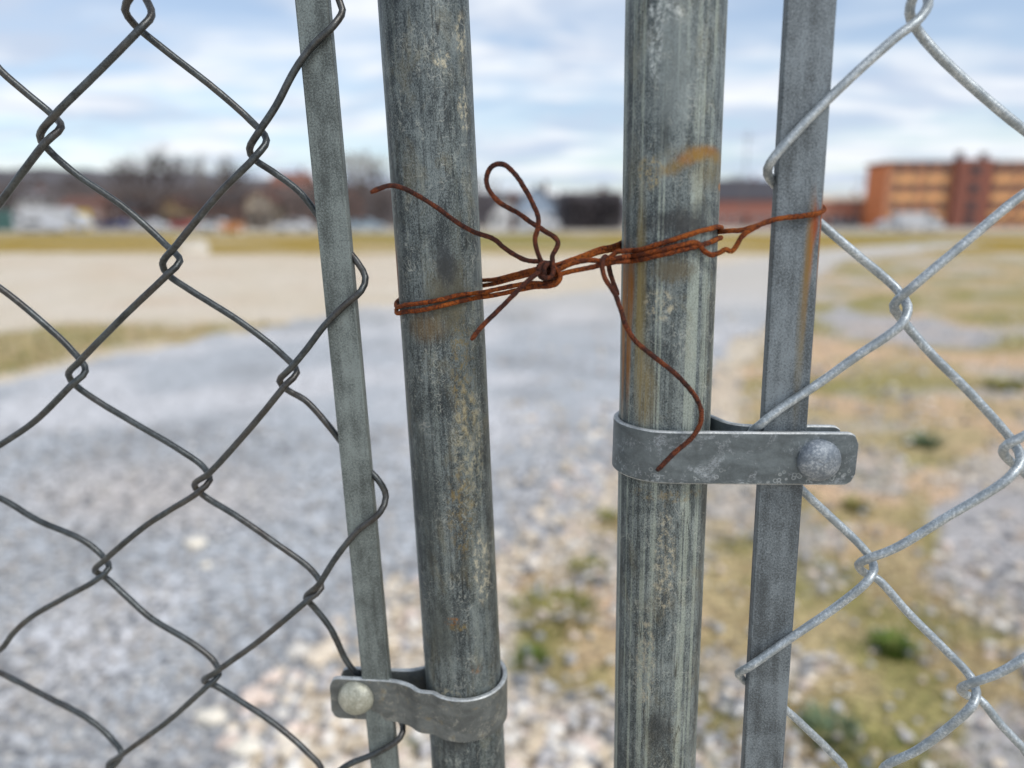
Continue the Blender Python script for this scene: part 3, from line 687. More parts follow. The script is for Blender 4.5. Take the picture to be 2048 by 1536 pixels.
def polar_sheet(name, test, colf, z, mat, nr=250, na=420, r0=.25, r1=2500, kind='structure', a0=0, a1=2*pi):
    vs = []; cs = []; idx = {}
    fs = []
    for i in range(nr+1):
        rr = r0*(r1/r0)**(i/nr)
        for j in range(na+1):
            a = a0+(a1-a0)*j/na; x = rr*sin(a); y = rr*cos(a)
            zz = z
            if rr < 40: zz += .012*mn.noise(Vector((x*1.3, y*1.3, 0)))*min(1, rr/2)
            vs.append((x, y, zz)); cs.append(colf(x, y))
    keep = [test(v[0], v[1]) for v in vs] if test else None
    W = na+1
    for i in range(nr):
        for j in range(na):
            q = (i*W+j, i*W+j+1, (i+1)*W+j+1, (i+1)*W+j)
            if keep is None or sum(keep[k] for k in q) >= 3: fs.append(q)
    me = bpy.data.meshes.new(name); me.from_pydata(vs, [], fs)
    ca = me.color_attributes.new('tint', 'FLOAT_COLOR', 'POINT'); ca.data.foreach_set('color', [c for t in cs for c in t])
    bm = bmesh.new(); bm.from_mesh(me); bmesh.ops.delete(bm, geom=[v for v in bm.verts if not v.link_faces], context='VERTS')
    if r0 > 0 and test is None:
        e = [e for e in bm.edges if e.is_boundary and all(v.co.length < r0*1.5 for v in e.verts)]
        bmesh.ops.contextual_create(bm, geom=e)
    bmesh.ops.recalc_face_normals(bm, faces=bm.faces)
    bm.to_mesh(me); bm.free()
    if me.polygons and me.polygons[0].normal.z < 0: me.flip_normals()
    me.materials.append(mat); me.polygons.foreach_set('use_smooth', [True]*len(me.polygons))
    o = bpy.data.objects.new(name, me); COL.objects.link(o); o['kind'] = kind
    return o
M['ground'] = tint_mat('earth_and_dry_grass', .95, 45, .7, .4, [(55, .30)])
M['gravel'] = tint_mat('blue_grey_gravel', .9, 70, .3, .35, [(42, .30), (95, .25)])
polar_sheet('ground', None, ground_col, -.016, M['ground'])
ROAD = gp([(-9000, 3000), (-2600, 1250), (-900, 900), (-300, 805), (0, 765), (250, 705), (560, 645), (740, 612), (980, 600), (1240, 572), (1440, 528), (1640, 500), (1900, 482), (1990, 486), (1700, 520), (1640, 555), (1560, 640), (1440, 700), (1400, 780), (1260, 850), (1230, 950), (1130, 1060), (900, 1150), (740, 1250), (620, 1370), (540, 1536), (440, 1900), (300, 4000)])
def road_test(x, y):
    r_ = sqrt(x*x+y*y); w = .03*r_
    return inpoly(x+w*fb(x, y, 2.5, 41), y+w*fb(x, y, 2.5, 47), ROAD)
def road_col(x, y):
    c = mixc(C_GRAV, lin(146, 146, 147), sm(fb(x, y, 1.2, 50), -.1, .5)*.5)
    c = mixc(c, lin(206, 204, 204), sm(fb(x, y, .7, 55), 0, .5)*.7)
    c = mixc(c, lin(198, 190, 178), sm(y, 7, 16)*.8)
    px, py = w2p(x, y)
    d = ((px-300)/330)**2+((py-990)/90)**2
    return mixc(c, lin(196, 184, 174), max(0, 1-d)*.6)
polar_sheet('gravel_road', road_test, road_col, -.006, M['gravel'], 230, 420, .9, 90, a0=-1.3, a1=1.3)

# stones
def stone_shape(seed, sub=1):
    bm = bmesh.new(); bmesh.ops.create_icosphere(bm, subdivisions=sub, radius=1)
    sx, sy, sz = random.uniform(.8, 1.3), random.uniform(.7, 1.1), random.uniform(.45, .75)
    for v in bm.verts:
        k = 1+.32*mn.noise(v.co*1.1+Vector((seed*3.3, 0, 0)))+.1*mn.noise(v.co*3+Vector((0, seed, 0)))
        v.co = Vector((v.co.x*sx, v.co.y*sy, v.co.z*sz))*k
    vs = [v.co.copy() for v in bm.verts]; fs = [[v.index for v in f.verts] for f in bm.faces]; bm.free()
    return vs, fs
SH = [stone_shape(i) for i in range(14)]
def scatter(name, n, pick, size, cols, mat, label):
    V = []; F = []; CC = []
    for _ in range(n):
        q = pick()
        if q is None: continue
        x, y, sc = q; vs, fs = random.choice(SH); s = size()*sc; a = random.uniform(0, 2*pi)
        col = random.choice(cols); k = random.uniform(.8, 1.15); col = tuple(min(1, c*k) for c in col[:3])+(1,)
        b = len(V); ca, sa = cos(a)*s, sin(a)*s
        for v in vs: V.append((x+v.x*ca-v.y*sa, y+v.x*sa+v.y*ca, v.z*s+s*.22))
        for f in fs: F.append([b+i for i in f])
        CC += [col]*len(vs)
    me = bpy.data.meshes.new(name); me.from_pydata(V, [], F)
    ca = me.color_attributes.new('tint', 'FLOAT_COLOR', 'POINT'); ca.data.foreach_set('color', [c for t in CC for c in t])
    me.materials.append(mat); o = bpy.data.objects.new(name, me); COL.objects.link(o)
    tag(o, label, 'stones', None, 'stuff'); return o
M['stone'] = tint_mat('pale_limestone', .9, 60, .45, .4)
CR = [lin(226, 214, 196), lin(214, 200, 180), lin(232, 226, 216), lin(200, 184, 160), lin(190, 186, 184), lin(222, 204, 190)]
GR = [lin(166, 166, 167), lin(190, 188, 185), lin(148, 149, 152), lin(204, 200, 194), lin(130, 132, 136), lin(178, 170, 162)]
STZ = gp([(1230, 800), (1140, 850), (1120, 950), (1040, 1050), (860, 1110), (680, 1230), (560, 1330), (470, 1440), (420, 1600), (380, 1900), (1500, 1900), (1300, 1536), (1120, 1450), (1010, 1380), (980, 1300), (1030, 1180), (1180, 1080), (1290, 960), (1300, 860)])
def pick_rubble():
    px, py = random.uniform(400, 1500), random.uniform(790, 1700)
    g = Gd(px, py)
    gx = g.x+random.gauss(0, .07); gy = g.y+random.gauss(0, .07)
    if not inpoly(gx, gy, STZ): return None
    return (gx, gy, min(1.25, .75+gy*.12))
scatter('rubble', 3600, pick_rubble, lambda: random.uniform(.010, .026)*(1.7 if random.random() < .10 else 1), CR, M['stone'], 'cream and white broken stones strewn along the edge of the gravel')
def pick_sparse():
    px, py = random.uniform(1000, 2400), random.uniform(620, 1750)
    g = Gd(px, py)
    if fb(g.x, g.y, 1.5, 21) < .05 and random.random() < .82: return None
    return (g.x, g.y, min(1.7, .6+g.y*.14))
scatter('loose_stones', 6000, pick_sparse, lambda: random.uniform(.008, .024), CR+GR, M['stone'], 'loose pale stones lying among the dry grass on the right')
def pick_gravel():
    px, py = random.uniform(-200, 1400), random.uniform(850, 1750)
    g = Gd(px, py)
    if not inpoly(g.x, g.y, ROAD): return None
    return (g.x, g.y, min(1.6, .7+g.y*.15))
scatter('gravel', 9000, pick_gravel, lambda: random.uniform(.006, .015), GR, M['stone'], 'blue grey crushed stone lying loose on the gravel road')
def rock(px, py, s, label, seed):
    vs, fs = stone_shape(seed, 3); g = Gd(px, py); mb = MB()
    for f in fs: mb.face([vs[i]*s for i in f], None, lin(232, 224, 208))
    mb.col = [lin(232, 224, 208)]*len(mb.col)
    o = mb.build('stone', M['stone'], None, smooth=True, merge=1e-6); o.location = (g.x, g.y, s*.32)
    tag(o, label, 'stone', 'single white stones on the gravel')
rock(390, 1092, .040, 'larger white stone lying alone out on the blue grey gravel', 51)
rock(412, 1134, .021, 'small white stone just in front of the larger lone white stone', 52)
rock(425, 1440, .034, 'cream stone by itself near the bottom edge, left of the rubble', 53)
rock(495, 1500, .033, 'cream stone at the bottom edge where the rubble begins', 54)

# grass
M['grass'] = tint_mat('grass_blades', .8, 20, .3, .0)
def blade(mb, x, y, h, w, lean, az, col, z0=0):
    dx, dy = cos(az), sin(az); px_, py_ = -dy*w/2, dx*w/2
    p0 = (x-px_, y-py_, z0); p1 = (x+px_, y+py_, z0)
    m0 = (x-px_*.8+dx*lean*.35, y-py_*.8+dy*lean*.35, z0+h*.6); m1 = (x+px_*.8+dx*lean*.35, y+py_*.8+dy*lean*.35, z0+h*.6)
    t = (x+dx*lean, y+dy*lean, z0+h)
    mb.face([p0, p1, m1, m0], None, col); mb.face([m0, m1, t], None, col)
DRYC = [lin(196, 178, 138), lin(182, 160, 120), lin(214, 198, 164), lin(146, 122, 88), lin(200, 170, 128)]
GRNC = [lin(112, 122, 58), lin(134, 138, 74), lin(90, 108, 52), lin(150, 148, 88)]
mb = MB()
for _ in range(30000):
    px, py = random.uniform(1000, 2500), 515+1250*random.random()**1.0
    g = Gd(px, py); x, y = g.x, g.y
    if not inpoly(x, y, RIGHTV) or inpoly(x, y, GREYQ) or inpoly(x, y, GREYP): continue
    if fb(x, y, 2.2, 60) < .0 and random.random() < .85: continue
    if fb(x, y, 1.5, 21) > .10 and random.random() < .6: continue
    green = fb(x, y, 2.6, 12) > .13
    sc = min(3.5, .55+y*.22)
    col = random.choice(GRNC if (green and random.random() < .75) or random.random() < .08 else DRYC)
    blade(mb, x, y, random.uniform(.012, .045)*sc, .0035*sc, random.uniform(.01, .06)*sc, random.uniform(0, 2*pi), col, -.012)
for _ in range(5000):
    px, py = random.uniform(-300, 700), random.uniform(640, 780); g = Gd(px, py)
    if not inpoly(g.x, g.y, GRASSPATCH): continue
    blade(mb, g.x, g.y, random.uniform(.04, .09), .012, random.uniform(.02, .1), random.uniform(0, 2*pi), random.choice(DRYC+GRNC), -.012)
o = mb.build('grass', M['grass']); tag(o, 'short dry and green grass growing thinly over the bare ground', 'grass', None, 'stuff')
def tuft(px, py, n, h, rad, cols, label, name='weed'):
    g = Gd(px, py); mb = MB()
    for _ in range(n):
        a = random.uniform(0, 2*pi); q = rad*sqrt(random.random())
        blade(mb, q*cos(a), q*sin(a), h*random.uniform(.5, 1), .006+h*.07, random.uniform(.3, 1)*h, a+random.uniform(-.6, .6), random.choice(cols), 0)
    o = mb.build(name, M['grass']); o.location = (g.x, g.y, -.014)
    tag(o, label, 'weed', 'green weeds in the dry grass')
G2 = [lin(96, 118, 48), lin(116, 134, 60), lin(78, 100, 48)]; G3 = [lin(104, 122, 92), lin(88, 108, 84), lin(124, 138, 106)]; G4 = [lin(140, 138, 78), lin(160, 152, 92), lin(120, 124, 64)]
tuft(1790, 1295, 150, .05, .065, G2, 'bright green weed between the two lowest mesh crossings of the right gate')
tuft(1660, 1465, 150, .05, .075, G3, 'grey green broad weed low beside the right gate flat bar')
tuft(1060, 1315, 110, .035, .05, G2, 'dark green weed close beside the foot of the left post')
tuft(1180, 1140, 120, .04, .09, G4, 'faded olive clump between the posts, higher up than its neighbours')
tuft(1110, 1225, 220, .05, .15, G4, 'yellow green clump between the posts, upper of the two near the rubble')
tuft(1845, 885, 130, .07, .10, G3, 'dull green weed just below the middle crossing of the right mesh')
tuft(2010, 775, 160, .10, .14, G4, 'olive green tall weed at the right edge of the view')
tuft(1715, 1010, 110, .05, .07, G4, 'small green weed right under the bolt of the right band')
tuft(1215, 1035, 90, .045, .05, G4, 'small yellow green weed beside the left side of the right post')
tuft(830, 1485, 50, .02, .03, G2, 'tiny green sprout in the rubble left of the left post foot')

# ================================================================= BACKGROUND
def zat(y, Dd): return P(1024, y, Dd).z
def xat(x, Dd, y=440): return P(x, y, Dd).x
MM = {}
def pm(name, col, rough=.75, var=.2, scale=1.5):
    if name not in MM: MM[name] = plain_mat(name, col, rough, var, scale)
    return MM[name]
GLASS = pm('window_glass', lin(52, 56, 64), .15, .3)
TRIM = pm('white_trim', lin(214, 214, 210))
RUB = pm('tyre_rubber', lin(30, 30, 32))
# hill
def hill(name, Dd, prof, depth, mat, seed):
    vs = []; fs = []; n = len(prof); nx = 160; ny = 16
    xs = [p[0] for p in prof]
    def top(px):
        for i in range(n-1):
            if prof[i][0] <= px <= prof[i+1][0]:
                t = (px-prof[i][0])/(prof[i+1][0]-prof[i][0]); t = t*t*(3-2*t); return prof[i][1]*(1-t)+prof[i+1][1]*t
        return prof[-1][1]
    for j in range(ny+1):
        t = j/ny; k = sin(t*pi)
        for i in range(nx+1):
            px = xs[0]+(xs[-1]-xs[0])*i/nx; x = xat(px, Dd); y = Dd+(t-.5)*depth
            h = (zat(top(px), Dd))*k*(1+.10*mn.noise(Vector((x*.04, y*.04, seed)))+.05*mn.noise(Vector((x*.2, y*.2, seed))))
            vs.append((x, y, h-.6))
    W = nx+1
    for j in range(ny):
        for i in range(nx): fs.append((j*W+i, j*W+i+1, (j+1)*W+i+1, (j+1)*W+i))
    me = bpy.data.meshes.new(name); me.from_pydata(vs, [], fs); me.materials.append(mat)
    me.polygons.foreach_set('use_smooth', [True]*len(fs))
    o = bpy.data.objects.new(name, me); COL.objects.link(o); o['kind'] = 'structure'
HM = pm('wooded_hillside', lin(88, 84, 86), .95, .3, .06)
hill('hill', 420, [(-2600, 400), (-900, 345), (-200, 330), (120, 338), (350, 345), (600, 362), (800, 372), (1060, 388), (1300, 404), (1700, 428), (2000, 440)], 180, HM, 3)
# bare trees
TW = pm('bare_twigs', lin(74, 63, 57), .95, .3, .5); BK = pm('dark_bark', lin(56, 48, 44), .95, .3, 2)
TWH = pm('pale_bare_twigs', lin(132, 124, 118), .95, .3, .5)
def tree_meshes(seed, dense):
    rnd = random.Random(seed); tk = MB(); cr = MB()
    def grow(p, d, L, r, lv):
        q = p+d*L
        (tk if lv < 2 else cr).rod(p, q, r, r*.7, 5 if lv < 2 else 3)
        if lv >= 5: return
        for _ in range(rnd.choice((2, 3, 3)) if lv else 4):
            nd = (d+Vector((rnd.uniform(-1, 1), rnd.uniform(-1, 1), rnd.uniform(-.25, .7)))*(.62 if lv else .8)).normalized()
            grow(q-d*L*rnd.uniform(0, .35), nd, L*rnd.uniform(.62, .8), r*.58, lv+1)
    grow(Vector((0, 0, -.05)), Vector((0, 0, 1)), .24, .022, 0)
    zmax = max(v[2] for v in cr.v)
    for m in (tk, cr): m.v = [tuple(c/zmax for c in v) for v in m.v]
    a = tk.build('trunk', BK); b = cr.build('crown', TW)
    ma, mb_ = a.data, b.data; bpy.data.objects.remove(a); bpy.data.objects.remove(b)
    return ma, mb_
TM = [tree_meshes(s, 1) for s in (3, 11, 23)]
def btree(px, top, Dd, label, k=0, wide=1.0, pale=False):
    t = empty('bare_tree', (xat(px, Dd), Dd, -.02), px*.1); h = zat(top, Dd)
    for me, nm in zip(TM[k % 3], ('trunk', 'crown')):
        o = bpy.data.objects.new(nm, me); COL.objects.link(o); o.parent = t; o.scale = (h*wide, h*wide, h)
        if pale and nm == 'crown':
            o.data = me.copy(); o.data.materials.clear(); o.data.materials.append(TWH)
    tag(t, label, 'tree', 'bare winter trees beyond the field')
for a in ((300, 282, 150, 'tallest bare tree on the left skyline, wide grey crown', 0, 1.15), (345, 300, 155, 'bare tree just right of the tallest one, darker and lower', 1), (262, 310, 165, 'bare tree just left of the tallest one on the skyline', 2),
          (430, 298, 170, 'bare pale-topped tree standing right of the tallest pair', 2, 1.1, True), (470, 325, 160, 'low bare tree left of where the mesh meets the skyline', 1), (725, 292, 150, 'bare tree seen between the left flat bar and left post', 1, 1.2, True),
          (765, 318, 140, 'bare dark tree touching the left edge of the left post', 0), (690, 330, 160, 'bare tree peeping out beside the left flat bar', 2), (60, 340, 180, 'bare tree low on the far left skyline', 0), (165, 345, 175, 'short bare tree left of the tall group on the skyline', 1),
          (968, 345, 150, 'bare tree touching the right edge of the left post', 2), (1190, 362, 130, 'rounded bare tree to the left of the right post', 0, 1.3), (1232, 385, 150, 'low bare tree touching the left edge of the right post', 1), (1140, 385, 170, 'low bare tree right of the pale gabled house', 2),
          (560, 345, 150, 'bare tree above the cream house on the left', 0), (-60, 330, 170, 'bare tree just outside the left side of the view', 2), (1480, 345, 190, 'bare tree above the dark roofed brick hall', 1, .8), (20, 372, 120, 'low bare tree behind the teal container', 1)):
    btree(*a)
# thickets (a mass of bare brush)
def thicket(name, segs, label, col, n):
    mb = MB(); m = pm(name+'_twigs', col, .95, .4, .4)
    for (x0, x1, top, D0, D1, cnt) in segs:
        for _ in range(int(cnt*n)):
            Dd = random.uniform(D0, D1); px = random.uniform(x0, x1)
            hmax = zat(top+10*mn.noise(Vector((px*.02, Dd*.05, 4))), (D0+D1)/2); z = hmax*random.random()**.75
            x = xat(px, Dd); a = random.uniform(0, pi); s = random.uniform(.25, .8)
            d = Vector((cos(a)*s*.6, sin(a)*s*.6, random.uniform(.3, 1)*s)); w = Vector((-sin(a), cos(a), 0))*random.uniform(.10, .26)
            c = Vector((x, Dd, max(0.1, z-.4)))
            mb.face([c-w, c+w, c+d+w*.4, c+d-w*.4])
    o = mb.build(name, m); tag(o, label, 'brush', None, 'stuff')
thicket('thicket', [(-700, 790, 368, 150, 175, 12), (-700, 240, 378, 125, 140, 4), (230, 800, 372, 120, 135, 6)], 'tangle of dark bare brush filling the far side of the field on the left', lin(84, 74, 70), 1400)
thicket('hedge', [(940, 1245, 385, 135, 150, 4), (1130, 1245, 385, 105, 112, 3)], 'dark bare hedgerow between the two posts', lin(80, 74, 76), 1300)
# houses
def house(px0, px1, eave, ridge, Dd, wall, roof, label, deep=9, gable_front=False, base=0, cat='house', nwin=3):
    x0, x1 = xat(px0, Dd), xat(px1, Dd); w = x1-x0; ze = zat(eave, Dd); zr = zat(ridge, Dd)
    t = empty('house', ((x0+x1)/2, Dd, 0))
    mb = MB(); h = w/2
    if gable_front:
        mb.prism([(-h, -.1), (h, -.1), (h, ze), (0, zr), (-h, ze)], 0, deep)
    else:
        mb.box((0, deep/2, ze/2-.05), (w, deep, ze+.1))
        for s in (-1, 1): mb.prism([(s*h-.06, 0), (s*h+.06, 0), (s*h+.06, .01), (s*h-.06, .01)], .1, .12)
    mb.build('wall', wall, t)
    mb = MB(); ov = .4
    if gable_front:
        sl = (zr-ze)/h
        mb.prism([(-h-ov, ze-ov*sl+.02), (0, zr+.02), (h+ov, ze-ov*sl+.02), (h+ov, ze-ov*sl+.24), (0, zr+.28), (-h-ov, ze-ov*sl+.24)], -ov, deep+ov)
    else:
        hh = deep/2
        prof = [(-hh-ov, ze+.02), (hh+ov, ze+.02), (0, zr)]
        tmp = MB(); tmp.prism(prof, -h-ov, h+ov)
        for f in range(len(tmp.f)):
            pts = [tmp.v[i] for i in tmp.f[f]]; mb.face([(p[1], p[0]+hh, p[2]) for p in reversed(pts)])
    rf = mb.build('roof', roof, t)
    if zr-ze > 1:
        mb = MB(); mb.box((w*.25, deep*.5, zr+.1), (.6, .6, 1.6)); mb.build('chimney', MM['chimney'], rf)
    rows = max(1, int(ze//2.8))
    for rr in range(rows):
        for i in range(nwin):
            if rr == 0 and i == nwin//2: continue
            x = -h+w*(i+.5)/nwin; z = 1.5+rr*2.7
            mb = MB(); mb.box((x, -.03, z), (1.1, .10, 1.3)); f = mb.build('window', TRIM, t)
            mb = MB(); mb.box((x, -.07, z), (.9, .08, 1.1)); mb.build('pane', GLASS, f)
    mb = MB(); mb.box((-h+w*(nwin//2+.5)/nwin, -.03, 1.02), (1.0, .10, 2.04)); d = mb.build('door', pm('dark_door', lin(70, 50, 44)), t)
    tag(t, label, cat, 'houses beyond the field'); return t
pm('chimney', lin(120, 84, 70), .9)
brk = pm('rusty_brick', lin(134, 100, 88)); crm = pm('cream_siding', lin(206, 190, 168)); wht = pm('white_siding', lin(206, 206, 206)); pnk = pm('pinkish_siding', lin(176, 148, 138))
blu = pm('pale_blue_siding', lin(160, 176, 194)); rdk = pm('dark_shingle', lin(66, 64, 70)); rbr = pm('brown_shingle', lin(122, 84, 70)); rgr = pm('grey_shingle', lin(128, 126, 130)); tan_ = pm('tan_siding', lin(184, 158, 120))
house(20, 78, 396, 378, 135, wht, rgr, 'small white house with grey roof at the far left', 8)
house(118, 205, 412, 392, 128, pnk, rbr, 'long house with rusty brown roof behind the white trucks', 8)
house(225, 275, 418, 402, 125, brk, rdk, 'low brick house left of the tallest bare tree', 7)
house(318, 368, 412, 396, 125, tan_, rbr, 'tan house under the tallest bare tree', 8, True)
house(380, 470, 405, 378, 140, brk, rdk, 'wide brown brick house behind the white parked cars', 9)
house(492, 548, 402, 380, 124, crm, rbr, 'cream house with a brown gable near the left flat bar', 8, True)
house(545, 612, 372, 342, 138, pnk, rbr, 'tall house with reddish roof rising beside the left flat bar', 9, False)
house(648, 712, 400, 380, 140, brk, rbr, 'brick house mostly hidden behind the left flat bar', 8)
house(980, 1040, 432, 396, 105, wht, rgr, 'small white lean-to shed left of the pale blue house', 6, True, nwin=2)
house(1035, 1112, 408, 372, 110, blu, rgr, 'pale blue gabled house framed between the two posts', 9, True)
house(1128, 1236, 402, 384, 108, pm('slate_siding', lin(74, 76, 84)), rdk, 'long dark house just left of the right post', 9, nwin=5)
house(1638, 1756, 402, 388, 150, pm('faded_brick', lin(178, 124, 104)), crm, 'low faded brick building left of the big apartment block', 10, nwin=7)
# brick hall with dark roof
house(1405, 1560, 400, 356, 150, pm('red_brick_hall', lin(150, 100, 88)), rdk, 'red brick hall with a big dark roof between right post and flat bar', 12, nwin=8)
# apartment block
AB = brick_mat('orange_brick', lin(232, 144, 90), lin(218, 126, 78), lin(176, 126, 98)); TB = brick_mat('dark_red_brick', lin(146, 92, 76), lin(128, 78, 66), lin(120, 86, 76))
SPN = pm('tan_spandrel', lin(226, 170, 116), .8, .12)
Dd = 140; x0, x1 = xat(1764, Dd), xat(2260, Dd); zt = zat(328, Dd)
ab = empty('apartment_block', ((x0+x1)/2, Dd, 0)); ab.rotation_euler.z = 0
h = (x1-x0)/2
mb = MB(); mb.box((0, 4, zt/2-.1), (2*h, 8, zt+.2)); mb.build('wall', AB, ab)
mb = MB(); mb.box((0, 4, zt+.28), (2*h+.6, 8.6, .5)); mb.build('roof', pm('dark_coping', lin(112, 66, 54)), ab)
tx = xat(1930, Dd)-(x0+x1)/2; tw2 = xat(1966, Dd)-xat(1896, Dd); tz = zat(319, Dd)
mb = MB(); mb.box((tx, .4, tz/2-.1), (tw2, 3.2, tz+.2)); st = mb.build('stair_tower', TB, ab)
mb = MB(); mb.box((tx-tw2*.32, 1, tz+.7), (1.0, 1.0, 1.6)); mb.box((tx+tw2*.36, 1, tz+.6), (1.0, 1.0, 1.4)); mb.build('roof_vent', pm('vent_dark', lin(70, 52, 50)), st)
for k in range(4):
    z = zat(341+36*k, Dd)
    if z < 1: z = 1.3
    mb = MB(); mb.box((tx, -1.26, z), (1.6, .16, 1.8)); f = mb.build('window', pm('dark_frame', lin(60, 50, 50)), st)
    mb = MB(); mb.box((tx, -1.33, z), (1.3, .10, 1.5)); mb.build('pane', GLASS, f)
    seg = [(-h+.9, tx-tw2/2-.5), (tx+tw2/2+.5, h-.9)]
    for (a, b) in seg:
        nw = max(2, int((b-a)/2.4)); wb = (b-a)/nw; mb = MB()
        for i in range(0, nw, 2):
            k2 = min(2, nw-i); xm = a+wb*(i+k2/2); mb.box((xm, -.05, z-1.62) if z > 2.2 else (xm, -.05, .25), (wb*k2-.8, .16, 1.25 if z > 2.2 else .4))
        mb.build('spandrel', SPN, ab)
        for i in range(nw):
            x = a+(b-a)*(i+.5)/nw
            mb = MB(); mb.box((x, -.04, z), (1.5, .12, 1.6)); f = mb.build('window', pm('tan_frame', lin(176, 130, 84)), ab)
            mb = MB(); mb.box((x, -.09, z+.05), (1.25, .08, 1.35)); mb.build('pane', GLASS, f)
tag(ab, 'four storey orange brick apartment block with dark stair tower at the right', 'building')
# cars, van, truck
def car(px, py, L, col, label, kind='car', Dd=None, flip=1):
    g = Gd(px, py) if Dd is None else Vector((xat(px, Dd), Dd, 0))
    hm = {'van': 2.3, 'truck': 2.9, 'car': 1.45}[kind]; W = 1.8 if kind == 'car' else 2.1
    t = empty({'car': 'parked_car', 'van': 'parked_van', 'truck': 'box_truck'}[kind], (g.x, g.y, -.005), 0 if flip > 0 else pi)
    l = L/2
    if kind == 'car': prof = [(-l, .35), (-l, .85), (-l*.85, .95), (-l*.55, 1.4), (l*.18, 1.45), (l*.52, .98), (l*.92, .85), (l, .6), (l, .35)]
    elif kind == 'van': prof = [(-l, .4), (-l, 2.2), (-l*.95, 2.3), (l*.45, 2.3), (l*.72, 1.4), (l*.97, 1.15), (l, .4)]
    else: prof = [(l*.45, .5), (l*.45, 2.1), (l*.75, 2.1), (l*.9, 1.3), (l, 1.2), (l, .5)]
    body = pm('paint_'+'_'.join(str(int(c*99)) for c in col[:3]), col, .35, .05)
    mb = MB(); mb.prism(prof, -W/2, W/2); mb.build('body', body, t, bevel=.05)
    if kind == 'truck':
        mb = MB(); mb.box((-l*.28, 0, 1.75), (L*.71, 2.3, 2.3)); mb.build('cargo_box', body, t)
    mb = MB()
    wz = {'car': [(-l*.5, 1.0), (-l*.46, 1.32), (l*.15, 1.36), (l*.40, 1.0)], 'van': [(l*.2, 1.4), (l*.2, 2.05), (l*.43, 2.05), (l*.62, 1.42)], 'truck': [(l*.52, 1.4), (l*.52, 1.95), (l*.70, 1.95), (l*.82, 1.4)]}[kind]
    mb.prism(wz, -W/2-.015, W/2+.015); mb.build('window', GLASS, t)
    for sx in (-.62, .62):
        for sy in (-1, 1):
            mb = MB(); c = Vector((sx*l, sy*(W/2-.1), .33)); mb.rod(c-Vector((0, .11, 0)), c+Vector((0, .11, 0)), .33, .33, 16); wh = mb.build('wheel', RUB, t)
            mb = MB(); mb.rod(c-Vector((0, .12, 0)), c+Vector((0, .12, 0)), .19, .19, 12); mb.build('rim', TRIM, wh)
    tag(t, label, kind, 'vehicles parked beyond the field')
WHT = lin(196, 198, 202); GRY = lin(190, 192, 196)
car(34, 0, 5.0, WHT, 'white van near the left edge, next to the teal container', 'van', 104)
car(118, 0, 7.5, WHT, 'white box truck beside the yellow container on the left', 'truck', 92)
car(435, 0, 4.6, WHT, 'white car left of the orange barrier below the bare trees', 'car', 84)
car(585, 0, 4.5, WHT, 'white car just left of the left flat bar', 'car', 86, -1)
car(300, 0, 4.5, GRY, 'silver car parked below the tallest bare tree', 'car', 100)
car(225, 0, 4.5, lin(70, 74, 110), 'dark blue car to the right of the yellow container', 'car', 104, -1)
car(80, 0, 4.6, GRY, 'silver car in front of the white box truck', 'car', 80)
car(370, 0, 4.6, lin(150, 60, 56), 'dull red car between silver car and white car', 'car', 108)
car(730, 0, 4.8, lin(150, 170, 184), 'pale blue car seen between left flat bar and left post', 'car', 92)
car(1085, 0, 4.8, WHT, 'white van parked in front of the pale blue house', 'van', 100)
car(1835, 0, 5.6, WHT, 'white van parked in front of the orange brick apartment block', 'van', 92)
car(1785, 0, 4.4, GRY, 'silver car left of the white van by the apartment block', 'car', 110)
car(1690, 0, 4.5, lin(70, 72, 80), 'dark car in front of the low faded brick building', 'car', 120)
def container(px0, px1, top, Dd, col, label, name='shipping_container'):
    x0, x1 = xat(px0, Dd), xat(px1, Dd); h = zat(top, Dd); t = empty(name, ((x0+x1)/2, Dd, -.005)); w = x1-x0
    m = pm(name+'_'+label.split()[0], col, .6)
    mb = MB(); mb.box((0, 0, h/2), (w, 2.4, h))
    for i in range(int(w/.45)): mb.box((-w/2+.3+i*.45, -1.22, h/2), (.2, .08, h*.88))
    mb.build('body', m, t)
    mb = MB(); mb.box((w/2+.03, 0, h/2), (.08, 2.2, h*.92)); mb.box((w/2+.08, .5, h/2), (.05, .05, h*.85)); mb.build('door', m, t)
    tag(t, label, 'container', 'containers beyond the field')
container(-30, 14, 420, 96, lin(70, 104, 100), 'teal container at the left edge of the view')
container(132, 172, 420, 98, lin(206, 178, 72), 'yellow container right of the white box truck')
def barrier(px, Dd, label):
    t = empty('road_barrier', (xat(px, Dd), Dd, -.005)); m = pm('barrier_orange', lin(190, 128, 78), .5)
    mb = MB(); mb.prism([(-1.2, .35), (1.2, .35), (1.2, 1.15), (-1.2, 1.15)], -.05, .05); mb.build('board', m, t)
    for s in (-.9, .9):
        mb = MB(); mb.box((s, 0, .55), (.12, .5, 1.1), 0, .5); mb.build('leg', TRIM, t)
    tag(t, label, 'barrier')
barrier(462, 68, 'orange barrier standing at the far edge of the field')
def pole(px, top, Dd, label):
    t = empty('utility_pole', (xat(px, Dd), Dd, -.05)); h = zat(top, Dd); m = pm('weathered_pole', lin(110, 104, 100))
    mb = MB(); mb.rod((0, 0, 0), (0, 0, h), .12, .07, 8); mb.build('pole', m, t)
    mb = MB(); mb.box((0, -.2, h-1), (2.4, .14, .14)); mb.build('crossarm', m, t)
    for s in (-1, 0, 1):
        mb = MB(); mb.rod((s*1.0, -.2, h-.93), (s*1.0, -.2, h-.65), .06, .05, 8); mb.build('insulator', TRIM, t)
    tag(t, label, 'pole', 'utility poles')
pole(1484, 262, 130, 'thin utility pole rising above the dark roofed brick hall')
pole(1712, 352, 150, 'utility pole left of the orange brick apartment block')
pole(525, 395, 95, 'short utility pole near the cream house on the left')
